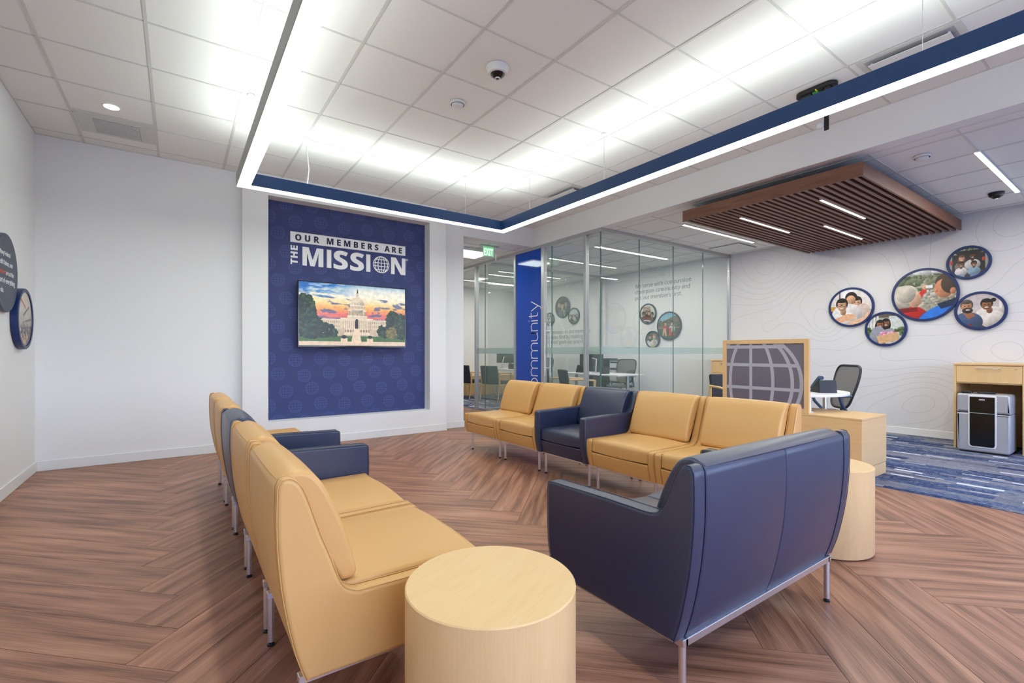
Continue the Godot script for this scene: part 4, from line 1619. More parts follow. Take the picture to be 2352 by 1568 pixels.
func tables() -> void:
	var o := thing("drum_table", "round pale maple drum table in the foreground", "table", Vector3(0.755, 0, -1.176), 0.4, "maple drum tables")
	var r := 0.248
	part("body", lt([Vector2(0, 0.006), Vector2(r - 0.02, 0.006), Vector2(r - 0.002, 0.008), Vector2(r, 0.012), Vector2(r, 0.488)], 72, r), M.maple, o)
	part("top", lt([Vector2(r, 0.488), Vector2(r + 0.0005, 0.4965), Vector2(r - 0.003, 0.5), Vector2(0, 0.5)], 72, r), M.maple, o)
	for k in 3:
		part("foot", lt([Vector2(0, 0), Vector2(0.015, 0), Vector2(0.015, 0.007), Vector2(0, 0.007)], 12), M.black_plastic, o, Vector3(0.18 * cos(k * TAU / 3), 0, 0.18 * sin(k * TAU / 3)))
	copy_of(o, "round pale maple drum table behind the right end of the loveseat", Vector3(3.22, 0, -1.26), 0.4)

# ------------------------------------------------------------------ workstation side
func workstation() -> void:
	# low credenza that closes the waiting area off
	var o := thing("credenza", "low maple credenza behind the right row of chairs", "credenza", Vector3(5.0, 0, -3.35))
	var len := 3.35 - 1.651
	part("base", bx(Vector3(0.0, 0.004, 0.0), Vector3(0.60, 0.112, len - 0.002), 0.002, 2), M.maple, o)
	part("body", bx(Vector3(0.0, 0.117, 0.0), Vector3(0.605, 0.552, len), 0.002, 2), M.maple, o)
	part("core", bx(Vector3(0.01, 0.10, 0.01), Vector3(0.59, 0.13, len - 0.01)), M.black_plastic, o)
	part("top", bx(Vector3(-0.002, 0.5525, -0.002), Vector3(0.607, 0.57, len + 0.002), 0.002, 2), M.maple, o)
	# framed screen standing on it
	o = thing("privacy_screen", "maple framed grey screen with large globe graphic", "screen", Vector3(5.004, 0.57, -2.98))
	var sw := 0.89
	var sh := 0.732
	var f := 0.045
	var d := 0.035
	part("stile", bx(Vector3(0, 0, 0), Vector3(d, sh, f), 0.002, 1), M.maple, o)
	part("stile", bx(Vector3(0, 0, sw - f), Vector3(d, sh, sw), 0.002, 1), M.maple, o)
	part("rail", bx(Vector3(0, sh - f, f), Vector3(d, sh, sw - f), 0.002, 2), M.maple, o)
	part("rail", bx(Vector3(0, 0, f), Vector3(d, f, sw - f), 0.002, 2), M.maple, o)
	part("panel", bx(Vector3(0.012, f, f), Vector3(0.022, sh - f, sw - f)), M.screen_film, o)
	var gm := MB.new()
	gm.xf = Transform3D(EAST, Vector3(0.0112, 0, 0))
	var win := PackedVector2Array([Vector2(f, f), Vector2(sw - f, f), Vector2(sw - f, sh - f), Vector2(f, sh - f)])
	var cz := 2.98 - 2.664
	var cy := 0.852 - 0.57
	var R := 0.505
	var bands := []
	for a in [1.0, 0.83, 0.455]:
		var l := arc(cz, cy, R * a, R, -90, 90, 36)
		bands.append(l)
		bands.append(arc(cz, cy, R * a, R, 90, 270, 36))
	bands.append([Vector2(cz, cy - R), Vector2(cz, cy + R)])
	for yy in [1.225, 1.034, 0.79]:
		var q: float = yy - 0.57 - cy
		var hw := sqrt(maxf(0.0, R * R - q * q))
		bands.append([Vector2(cz - hw, yy - 0.57), Vector2(cz + hw, yy - 0.57)])
	var layer := 0.0
	for l in bands:
		layer += 0.00025
		for k in l.size() - 1:
			var a: Vector2 = l[k]
			var b: Vector2 = l[k + 1]
			var e: Vector2 = (b - a).normalized() * 0.0004
			var nrm := Vector2(-(b - a).y, (b - a).x).normalized() * 0.017
			for piece in Geometry2D.intersect_polygons(PackedVector2Array([a - e - nrm, b + e - nrm, b + e + nrm, a - e + nrm]), win):
				gm.sheet(piece, layer)
	part("globe_film", gm, M.film_light, o, Vector3.ZERO, "pale grey globe lines")
	# desk with a rounded end
	o = thing("desk", "white topped desk with rounded end behind the globe screen", "desk", Vector3(5.08, 0, -2.0))
	var top := MB.new()
	top.xf = Transform3D(Basis(Vector3(1, 0, 0), Vector3(0, 0, -1), Vector3(0, 1, 0)), Vector3(0, 0.712, 0))
	var outline := []
	outline += arc(0.55, 0.40, 0.52, 0.40, 180, 360, 20)
	outline += [Vector2(1.07, 0.9), Vector2(0.03, 0.9)]
	top.loft(outline, edge_slices(0.028, 0.004, 0.0, 2))
	part("top", top, M.white_top, o, Vector3(0, 0.014, 0))
	part("post", lt([Vector2(0.045, 0.571), Vector2(0.045, 0.577), Vector2(0.022, 0.578), Vector2(0.022, 0.712), Vector2(0, 0.712)], 24), M.metal, o, Vector3(0.10, 0, -0.16))
	for p in [[0.95, -0.35], [0.95, -0.8]]:
		part("leg", lt([Vector2(0, 0.003), Vector2(0.022, 0.003), Vector2(0.022, 0.712), Vector2(0, 0.712)], 20), M.metal, o, Vector3(p[0], 0, p[1]))
	tablet(Vector3(5.36, 0.741, -2.46), 0.5, "black tablet terminal on the desk beside the globe screen")
	phone(Vector3(5.66, 0.741, -2.22), 0.9, "grey desk phone with handset on the white desk end")
	task_chair(Vector3(6.42, 0.003, -2.50), deg_to_rad(140), "grey mesh task chair at the white desk before the mural")
	guest_chair(Vector3(6.62, 0.003, -3.72), deg_to_rad(-120), "dark grey guest chair half hidden behind the globe screen")
	# cabinet with an open bay for the shredder
	cabinet(Vector3(7.765, 0.003, -1.613), 0.60, true, "maple cabinet with one drawer above an open bay")
	cabinet(Vector3(7.765, 0.003, -4.84), 0.60, false, "maple cabinet with two drawers beside the glass office")
	shredder()

func cabinet(at: Vector3, w: float, open_bay: bool, label: String) -> void:
	var o := thing("cabinet", label, "cabinet", at)
	var dep := X1 - 0.014 - at.x
	var h := 1.033
	var t := 0.022
	for zz in [0.0, w - t]:
		part("side_panel", bx(Vector3(0, 0, zz), Vector3(dep, h - t, zz + t), 0.002, 1), M.maple, o)
	part("top", bx(Vector3(-0.008, h - t, -0.006), Vector3(dep, h, w + 0.006), 0.002, 2), M.maple, o)
	part("back_panel", bx(Vector3(dep - 0.012, 0, t), Vector3(dep, h - t, w - t), 0.0, 1), M.maple, o)
	part("shelf", bx(Vector3(0.02, 0.79, t), Vector3(dep - 0.012, 0.806, w - t), 0.0, 2), M.maple, o)
	var fronts := [[0.806, h - t - 0.004]] if open_bay else [[0.806, h - t - 0.004], [0.06, 0.80]]
	for fr in fronts:
		var dr := part("drawer", bx(Vector3(0.001, fr[0], t + 0.002), Vector3(0.02, fr[1], w - t - 0.002), 0.0015, 1), M.maple, o)
		var hy: float = fr[1] - 0.03
		var hd := MB.new()
		hd.tube([Vector3(-0.022, hy, w * 0.32), Vector3(-0.022, hy, w * 0.68)], 0.005, 10)
		for q in [0.35, 0.65]:
			hd.tube([Vector3(0.002, hy, w * q), Vector3(-0.022, hy, w * q)], 0.004, 8)
		part("handle", hd, M.metal, dr)
		var lk := turned(Basis(Vector3(0, 0, 1), PI / 2), Vector3(0.001, hy - 0.006, w * 0.88))
		lk.lathe([Vector2(0.008, 0), Vector2(0.008, 0.004), Vector2(0, 0.004)], 14)
		part("lock", lk, M.metal, dr)

func shredder() -> void:
	var o := thing("paper_shredder", "silver and black paper shredder under the maple cabinet", "shredder", Vector3(7.55, 0.003, -1.32))
	var hw := 0.222
	# shapes drawn in the front view (z, y) and carried back along x
	var view := func(pts: Array, depth: float, x: float, b: float) -> MB:
		var m := MB.new()
		m.xf = Transform3D(EAST, Vector3(x + depth / 2, 0, 0))
		m.loft(pts, edge_slices(depth, b))
		return m
	part("bin", view.call(rounded([Vector3(-hw, 0.018, 0.03), Vector3(hw, 0.018, 0.03), Vector3(hw, 0.461, 0.004), Vector3(-hw, 0.461, 0.004)]), 0.36, 0, 0.02), M.silver_plastic, o)
	part("head", view.call(rounded([Vector3(-hw, 0.467, 0.004), Vector3(hw, 0.467, 0.004), Vector3(hw, 0.683, 0.04), Vector3(-hw, 0.683, 0.03)]), 0.36, 0, 0.02), M.silver_plastic, o)
	part("seam", bx(Vector3(0.015, 0.455, -hw + 0.01), Vector3(0.345, 0.472, hw - 0.01)), M.black_gloss, o)
	part("plinth", bx(Vector3(0.03, 0.0, -hw + 0.02), Vector3(0.34, 0.02, hw - 0.02)), M.black_plastic, o)
	part("rim", view.call(rounded([Vector3(-0.122, 0.066, 0.035), Vector3(0.114, 0.066, 0.035), Vector3(0.114, 0.668, 0.006), Vector3(-0.122, 0.668, 0.006)]), 0.02, -0.006, 0.005), M.white_plastic, o)
	part("front_panel", view.call(rounded([Vector3(-0.108, 0.080, 0.028), Vector3(0.100, 0.080, 0.028), Vector3(0.100, 0.461, 0.0), Vector3(-0.108, 0.461, 0.0)]), 0.02, -0.010, 0.003), M.black_gloss, o)
	part("front_panel", view.call([Vector2(-0.108, 0.466), Vector2(0.100, 0.466), Vector2(0.100, 0.650), Vector2(-0.108, 0.650)], 0.02, -0.010, 0.003), M.black_gloss, o)
	text(o, "AMCA", Vector3(-0.0108, 0.620, -0.03), EAST, 0.05, 0.012, M.letter_white, true)
	part("feed_slot", bx(Vector3(0.05, 0.682, -0.09), Vector3(0.12, 0.686, 0.09)), M.black_gloss, o)
	part("control_pod", bx(Vector3(0.03, 0.682, -0.19), Vector3(0.13, 0.71, -0.10), 0.008), M.black_plastic, o)
	part("paper_guide", bx(Vector3(0.14, 0.682, -0.07), Vector3(0.2, 0.70, 0.08), 0.004), M.dark_steel, o)

func tablet(at: Vector3, turn: float, label: String) -> void:
	var o := thing("tablet_terminal", label, "terminal", at, turn)
	var m := turned(Basis(Vector3(0, 0, 1), deg_to_rad(-24)), Vector3(0, 0.0, 0))
	m.box(Vector3(0, 0.004, -0.15), Vector3(0.012, 0.17, 0.15), 0.003)
	part("body", m, M.black_gloss, o)
	var l := turned(Basis(Vector3(0, 0, 1), deg_to_rad(-24)), Vector3(0, 0.0, 0))
	l.box(Vector3(-0.001, 0.14, 0.03), Vector3(0.0, 0.152, 0.10))
	part("status_bar", l, M.lit_blue, o, Vector3.ZERO, "small lit blue strip")
	var s := turned(Basis(Vector3(0, 0, 1), deg_to_rad(30)), Vector3(0.02, 0, 0))
	s.box(Vector3(0.0, 0.0, -0.12), Vector3(0.006, 0.11, 0.12), 0.002)
	part("stand", bx(Vector3(0.02, 0, -0.12), Vector3(0.12, 0.008, 0.12), 0.003), M.black_plastic, o)

func phone(at: Vector3, turn: float, label: String) -> void:
	var o := thing("desk_phone", label, "phone", at, turn)
	var b := MB.new()
	b.loft([Vector2(-0.09, 0), Vector2(0.09, 0), Vector2(0.09, 0.02), Vector2(-0.05, 0.13), Vector2(-0.075, 0.13)], edge_slices(0.18, 0.005))
	part("body", b, M.black_plastic, o)
	var s := turned(Basis(Vector3(0, 0, 1), deg_to_rad(-38)), Vector3(-0.055, 0.135, 0))
	s.box(Vector3(0.01, -0.001, -0.02), Vector3(0.075, 0.004, 0.075), 0.001)
	part("display", s, M.steel_blue, o)
	var h := MB.new()
	h.tube([Vector3(-0.075, 0.155, -0.06), Vector3(-0.04, 0.158, -0.06), Vector3(0.02, 0.112, -0.06), Vector3(0.075, 0.065, -0.06), Vector3(0.10, 0.035, -0.06)], 0.022, 12)
	part("handset", h, M.steel_blue, o)
	var cd := []
	for k in 12:
		var t := k / 11.0
		cd.append(Vector3(0.10 + 0.16 * t, 0.03 + 0.05 * sin(t * PI) - 0.02 * t, -0.06 + 0.12 * t))
	part("cord", tb(cd, 0.006, 8), M.black_plastic, o)

func task_chair(at: Vector3, turn: float, label: String) -> void:
	# faces +x
	var o := thing("task_chair", label, "chair", at, turn)
	var line := rounded([Vector3(-0.17, 0.0, 0.1), Vector3(0.17, 0.0, 0.1), Vector3(0.24, 0.34, 0.2), Vector3(0.22, 0.52, 0.13), Vector3(-0.22, 0.52, 0.13), Vector3(-0.24, 0.34, 0.2)], 6)
	var lean := Basis(Vector3(0, 0, 1), deg_to_rad(14))
	var face := Basis(Vector3(0, 0, -1), Vector3(0, 1, 0), Vector3(1, 0, 0))
	var m := turned(lean * face, Vector3(-0.16, 0.50, 0))
	m.loft(line, edge_slices(0.006, 0.002, 0.0, 2))
	part("backrest", m, M.mesh_fabric, o)
	var r := turned(lean * face, Vector3(-0.16, 0.50, 0))
	var loop := []
	for p in line:
		loop.append(Vector3(p.x, p.y, 0))
	loop.append(loop[0])
	r.tube(loop, 0.014, 8)
	part("back_frame", r, M.dark_steel, o)
	var s := turned(Basis(Vector3(1, 0, 0), Vector3(0, 0, -1), Vector3(0, 1, 0)), Vector3(0, 0.44, 0))
	s.loft(rounded([Vector3(-0.2, -0.2, 0.1), Vector3(0.26, -0.24, 0.12), Vector3(0.26, 0.24, 0.12), Vector3(-0.2, 0.2, 0.1)]), edge_slices(0.05, 0.02))
	part("seat", s, M.mesh_fabric, o)
	for z in [-0.29, 0.29]:
		var a := part("armrest", bx(Vector3(-0.12, 0.645, z - 0.045), Vector3(0.14, 0.672, z + 0.045), 0.011), M.steel_blue, o)
		part("arm_stem", tb([Vector3(0.0, 0.65, z), Vector3(-0.03, 0.55, z), Vector3(-0.12, 0.44, z * 0.9), Vector3(-0.14, 0.41, z * 0.3)], 0.017, 10), M.steel_blue, a)
	part("back_stem", tb([Vector3(-0.02, 0.40, 0), Vector3(-0.19, 0.44, 0), Vector3(-0.2, 0.62, 0)], 0.02, 10), M.dark_steel, o)
	part("gas_lift", lt([Vector2(0.03, 0.09), Vector2(0.03, 0.26), Vector2(0.016, 0.26), Vector2(0.016, 0.42), Vector2(0, 0.42)], 16), M.dark_steel, o)
	for k in 5:
		var a := TAU * k / 5 + 0.3
		var dir := Vector3(cos(a), 0, sin(a))
		var sp := part("spoke", tb([Vector3(0, 0.10, 0), dir * 0.3 + Vector3(0, 0.07, 0)], 0.02, 8, 0.013), M.dark_steel, o)
		var cs := turned(Basis(Vector3(0, 1, 0), -a) * Basis(Vector3(1, 0, 0), PI / 2), dir * 0.3 + Vector3(0, 0.03, 0))
		cs.lathe([Vector2(0, -0.022), Vector2(0.029, -0.022), Vector2(0.03, 0.022), Vector2(0, 0.022)], 14)
		part("caster", cs, M.black_plastic, sp)

func guest_chair(at: Vector3, turn: float, label: String) -> void:
	# upholstered seat and back in a pale wooden arm frame; faces +x
	var o := thing("guest_chair", label, "chair", at, turn)
	var lean := Basis(Vector3(0, 0, 1), deg_to_rad(10))
	var m := turned(lean, Vector3(-0.24, 0.40, 0))
	m.box(Vector3(-0.03, 0.0, -0.25), Vector3(0.03, 0.44, 0.25), 0.014)
	part("backrest", m, M.dark_fabric, o)
	part("seat", bx(Vector3(-0.25, 0.38, -0.25), Vector3(0.25, 0.46, 0.25), 0.02), M.dark_fabric, o)
	part("seat_rail", bx(Vector3(-0.24, 0.34, -0.26), Vector3(0.24, 0.385, 0.26), 0.006, 2), M.maple, o)
	for z in [-0.27, 0.27]:
		part("armrest", tb([Vector3(-0.26, 0.66, z), Vector3(0.0, 0.655, z), Vector3(0.22, 0.64, z)], 0.018, 10), M.maple, o)
		part("front_leg", tb([Vector3(0.23, 0.65, z), Vector3(0.22, 0.4, z), Vector3(0.25, 0.0, z)], 0.022, 10, 0.013), M.maple, o)
		part("rear_leg", tb([Vector3(-0.25, 0.66, z), Vector3(-0.24, 0.36, z), Vector3(-0.31, 0.0, z)], 0.022, 10, 0.013), M.maple, o)

# ------------------------------------------------------------------ pictures
func disc(called: String, label: String, category: String, at: Vector3, r: float, west: bool, frame: Material, print_kind: String, group := "", depth := 0.035) -> Node3D:
	var o := thing(called, label, category, at, 0, group)
	var b := Basis(Vector3(0, 0, 1), -PI / 2 if west else PI / 2)
	var rim := turned(b)
	rim.lathe([Vector2(r - 0.012, 0.0), Vector2(r - 0.004, 0.002), Vector2(r, 0.006), Vector2(r, depth - 0.004), Vector2(r - 0.004, depth), Vector2(r - 0.030, depth), Vector2(r - 0.032, depth - 0.01)], 64)
	part("frame", rim, frame, o)
	var m := MB.new()
	m.xf = Transform3D(WEST if west else EAST, Vector3((depth - (0.008 if print_kind else -0.0004)) * (1 if west else -1), 0, 0))
	var ring := PackedVector2Array()
	for k in 64:
		ring.append(Vector2(cos(TAU * k / 64), sin(TAU * k / 64)) * (r - 0.030))
	m.sheet(ring, 0, Vector2(-r, -r), Vector2(2 * r, 2 * r))
	if print_kind:
		var pm := mat("print_" + print_kind, Color.WHITE, 0.35)
		pm.albedo_texture = tex(picture(print_kind))
		part("photograph", m, pm, o)
	else:
		part("face", m, frame, o)
	return o

func wall_pictures() -> void:
	var x := X1 - 0.001
	var g := "round photographs on the contour mural"
	disc("round_picture", "round photograph of three people hugging on a sofa, leftmost on the mural", "picture", Vector3(x, 1.859, -2.931), 0.302, false, M.ring_navy, "hug", g)
	disc("round_picture", "round photograph of two girls with a cardboard box", "picture", Vector3(x, 1.507, -2.496), 0.254, false, M.ring_navy, "gift", g)
	disc("round_picture", "largest round photograph, an older couple in red and blue jackets", "picture", Vector3(x, 1.964, -2.057), 0.366, false, M.ring_navy, "hike", g)
	disc("round_picture", "round photograph of a family sitting in a car boot, topmost", "picture", Vector3(x, 2.340, -1.608), 0.219, false, M.ring_navy, "family", g)
	disc("round_picture", "round photograph of a bearded man and a woman, rightmost lower", "picture", Vector3(x, 1.701, -1.497), 0.25, false, M.ring_navy, "couple", g)
	g = "round photographs inside the glass offices"
	disc("round_picture", "small round photograph of friends, below the office wall text", "picture", Vector3(x, 2.009, -6.769), 0.226, false, M.ring_dark, "sofa", g)
	disc("round_picture", "larger round photograph of two people before hills, behind glass", "picture", Vector3(x, 1.721, -6.221), 0.302, false, M.ring_dark, "bikes", g)
	disc("round_picture", "smallest round photograph by the frosted band, behind glass", "picture", Vector3(x, 1.440, -6.640), 0.19, false, M.ring_dark, "crowd", g)
	disc("round_picture", "large round photograph of graduates in the far glass office", "picture", Vector3(x, 2.371, -9.59), 0.29, false, M.ring_dark, "grads", g)
	disc("round_picture", "round photograph of a group before a house, far glass office", "picture", Vector3(x, 2.111, -9.149), 0.215, false, M.ring_dark, "porch", g)
	disc("round_picture", "small round photograph behind the glass door's steel pull", "picture", Vector3(x, 2.077, -10.124), 0.188, false, M.ring_dark, "troop", g)
	disc("round_picture", "round photograph in blue frame on the left wall near the corner", "picture", Vector3(X0 + 0.001, 1.462, -5.875), 0.266, true, M.ring_navy, "sled", "", 0.05)
	var o := disc("round_text_sign", "dark grey round sign with white text at the left picture edge", "sign", Vector3(X0 + 0.001, 1.80, -5.395), 0.312, true, M.disc_grey, "", "", 0.03)
	var lines := [["At Navy Federal", 0.33], ["Credit Union, our", 0.40], ["", 0.0], ["heart of everything", 0.46], ["we do.", 0.15]]
	for i in lines.size():
		var y := 0.144 - 0.072 * i
		if lines[i][0]:
			text(o, lines[i][0], Vector3(0.0306, y, 0.245), WEST, lines[i][1], 0.0, M.letter_white)
	text(o, "members", Vector3(0.0306, 0.0, 0.245), WEST, 0.20, 0.0, M.letter_orange)
	text(o, "are at the", Vector3(0.0306, 0.0, 0.030), WEST, 0.215, 0.0, M.letter_white)
	# texts on the office wall
	o = thing("wall_text", "grey three line text on the near office wall, above round photographs", "lettering", Vector3(X1 - 0.002, 2.4, -6.4))
	var tl := [["We serve with compassion", 1.43, 2.635], ["champion community and", 1.40, 2.503], ["put our members first.", 1.22, 2.371]]
	for t in tl:
		text(o, t[0], Vector3(0, t[2] - 2.4, -7.14 + 6.4), EAST, t[1], 0.0, M.letter_grey)
	o = thing("wall_text", "faint grey three line text on the far office wall, below round photographs", "lettering", Vector3(X1 - 0.002, 1.55, -9.5))
	tl = [["our mission–to put members", 1.72, 1.70], ["families first by making", 1.45, 1.565], ["financial goals our priority.", 1.55, 1.43]]
	for t in tl:
		text(o, t[0], Vector3(0, t[2] - 1.55, -10.28 + 9.5), EAST, t[1], 0.0, M.letter_grey)

# ------------------------------------------------------------------ offices
func monitor(at: Vector3, turn: float, label: String) -> void:
	var o := thing("computer_monitor", label, "monitor", at, turn)
	part("screen", bx(Vector3(-0.012, 0.14, -0.27), Vector3(0.012, 0.47, 0.27), 0.004), M.black_plastic, o)
	part("arm", tb([Vector3(-0.02, 0.3, 0), Vector3(-0.12, 0.28, 0.04), Vector3(-0.16, 0.02, 0)], 0.014, 10), M.aluminium, o)
	part("foot", lt([Vector2(0, 0), Vector2(0.08, 0), Vector2(0.08, 0.014), Vector2(0, 0.016)], 24), M.aluminium, o, Vector3(-0.16, 0, 0))

func office_desk(at: Vector3, label: String) -> void:
	var o := thing("office_desk", label, "desk", at)
	part("top", bx(Vector3(-0.38, 0.715, -0.8), Vector3(0.38, 0.742, 0.8), 0.004), M.white_top, o)
	for z in [-0.7, 0.7]:
		var l := part("leg", tb([Vector3(0, 0.02, z), Vector3(0, 0.715, z)], 0.035, 14), M.aluminium, o)
		part("foot_bar", bx(Vector3(-0.3, 0.0, z - 0.035), Vector3(0.3, 0.025, z + 0.035), 0.006), M.aluminium, l)

func drawer_stack(at: Vector3, label: String) -> void:
	var o := thing("paper_drawer_stack", label, "drawer unit", at)
	part("carcass", bx(Vector3(-0.16, 0.0, -0.18), Vector3(0.16, 0.98, 0.18), 0.003), M.white_plastic, o)
	part("top", bx(Vector3(-0.18, 0.98, -0.26), Vector3(0.16, 1.0, 0.2), 0.003), M.dark_steel, o)
	for k in 6:
		var y := 0.06 + k * 0.15
		var d := part("drawer", bx(Vector3(-0.175, y, -0.17), Vector3(-0.155, y + 0.1, 0.17), 0.003), M.white_plastic, o)
		part("slot", bx(Vector3(-0.165, y + 0.104, -0.16), Vector3(-0.158, y + 0.14, 0.16)), M.black_plastic, d)

func offices() -> void:
	office_desk(Vector3(6.95, 0.003, -6.75), "white office desk in the near glass office")
	monitor(Vector3(6.9, 0.745, -6.95), deg_to_rad(75), "black computer monitor on an arm in the near office")
	phone(Vector3(6.86, 0.745, -6.55), 0.7, "black desk phone on the near office desk")
	tablet(Vector3(6.82, 0.745, -7.15), 0.3, "black terminal with blue display on the near office desk")
	guest_chair(Vector3(6.22, 0.003, -6.62), deg_to_rad(-25), "dark guest chair beside the glass door mullion, near office")
	guest_chair(Vector3(6.08, 0.003, -7.35), deg_to_rad(10), "dark guest chair behind the steel door pull, near office")
	task_chair(Vector3(7.75, 0.003, -6.95), deg_to_rad(190), "grey task chair beside the white drawers, near office")
	drawer_stack(Vector3(8.24, 0.003, -7.38), "white paper drawers with dark top in the near office")
	var o := thing("storage_panel", "dark grey storage cabinet end behind the task chair, near office", "cabinet", Vector3(8.05, 0.003, -7.80))
	part("carcass", bx(Vector3(-0.4, 0, -0.14), Vector3(0.38, 1.0, 0.14), 0.006), M.dark_steel, o)
	part("top", bx(Vector3(-0.41, 1.0, -0.15), Vector3(0.39, 1.02, 0.15), 0.003), M.black_plastic, o)
	office_desk(Vector3(7.0, 0.003, -9.9), "white office desk in the far glass office")
	monitor(Vector3(7.02, 0.745, -10.25), deg_to_rad(20), "computer monitor on the far office desk")
	phone(Vector3(6.85, 0.745, -9.65), 0.4, "desk phone on the far office desk")
	guest_chair(Vector3(6.42, 0.003, -9.75), deg_to_rad(20), "dark guest chair with wooden arms, far office, right one")
	guest_chair(Vector3(6.15, 0.003, -10.55), deg_to_rad(15), "dark guest chair with wooden arms, far office, seen through the open doorway")
	task_chair(Vector3(7.75, 0.003, -9.7), deg_to_rad(185), "dark task chair behind the far office desk")
	o = thing("office_cabinet", "low maple cabinet in the far office", "cabinet", Vector3(7.2, 0.003, -11.3))
	part("carcass", bx(Vector3(-0.9, 0, -0.25), Vector3(0.9, 0.5, 0.25), 0.004), M.maple, o)
	part("top", bx(Vector3(-0.91, 0.5, -0.26), Vector3(0.91, 0.52, 0.26), 0.003), M.maple, o)
	for q in [[6.74, -5.75, 1.9, "nearest in the near glass office"], [6.72, -6.97, 1.85, "farther in the near glass office"], [6.72, -8.75, 1.8, "nearer in the far glass office"], [6.72, -10.3, 1.8, "farther in the far glass office"]]:
		linear("linear_lamp", "white linear ceiling light, " + q[3], Vector3(q[0], 2.955, q[1]), q[2], 0.045, "linear lights in the glass offices")
	o = thing("wall_switch", "small grey wall switch plate in the far office", "switch", Vector3(X1 - 0.002, 1.2, -11.0))
	part("plate", bx(Vector3(-0.008, -0.06, -0.04), Vector3(0, 0.06, 0.04), 0.002), M.grey_plastic, o)
	part("rocker", bx(Vector3(-0.012, -0.03, -0.015), Vector3(-0.007, 0.03, 0.015), 0.001), M.white_plastic, o)

# ------------------------------------------------------------------ ceiling fittings
func diffuser(at: Vector3, label: String) -> void:
	var o := thing("air_diffuser", label, "vent", at, 0, "square plaque air diffusers")
	var s := 0.29
	var fr := MB.new()
	for q in [-1, 1]:
		fr.box(Vector3(-s, -0.004, q * (s - 0.02) - 0.02), Vector3(s, 0.004, q * (s - 0.02) + 0.02), 0.001)
		fr.box(Vector3(q * (s - 0.02) - 0.02, -0.004, -s + 0.04), Vector3(q * (s - 0.02) + 0.02, 0.004, s - 0.04), 0.001)
	part("frame", fr, M.ceiling_grid, o)
	part("throat", bx(Vector3(-s + 0.04, -0.003, -s + 0.04), Vector3(s - 0.04, 0.0, s - 0.04)), M.grey_plastic, o)
	part("plaque", bx(Vector3(-0.23, -0.030, -0.23), Vector3(0.23, -0.024, 0.23), 0.002), M.white_plastic, o)
	for q in [[-1, -1], [-1, 1], [1, -1], [1, 1]]:
		part("clip", bx(Vector3(q[0] * 0.19 - 0.01, -0.025, q[1] * 0.215 - 0.006), Vector3(q[0] * 0.19 + 0.01, -0.002, q[1] * 0.215 + 0.006)), M.white_plastic, o)

func dome_camera(at: Vector3, r: float, label: String, body: Material) -> void:
	var o := thing("dome_camera", label, "camera", at)
	part("base", lt([Vector2(r * 0.62, -r * 0.62), Vector2(r * 0.80, -r * 0.58), Vector2(r * 0.98, -r * 0.2), Vector2(r, 0), Vector2(0, 0)], 32), body, o)
	part("dome", lt([Vector2(0, -r * 0.98), Vector2(r * 0.3, -r * 0.93), Vector2(r * 0.55, -r * 0.76), Vector2(r * 0.64, -r * 0.6)], 28), M.black_gloss, o)
	part("lens_ring", lt([Vector2(r * 0.16, -r * 1.03), Vector2(r * 0.22, -r * 1.02), Vector2(r * 0.23, -r * 0.92), Vector2(r * 0.15, -r * 0.92)], 20), M.white_plastic, o)

func detector(at: Vector3, label: String) -> void:
	var o := thing("smoke_detector", label, "detector", at)
	part("base", lt([Vector2(0.058, -0.018), Vector2(0.064, -0.014), Vector2(0.066, 0), Vector2(0, 0)], 32), M.white_plastic, o)
	part("cap", lt([Vector2(0, -0.042), Vector2(0.03, -0.041), Vector2(0.044, -0.034), Vector2(0.05, -0.018), Vector2(0, -0.018)], 32), M.white_plastic, o)

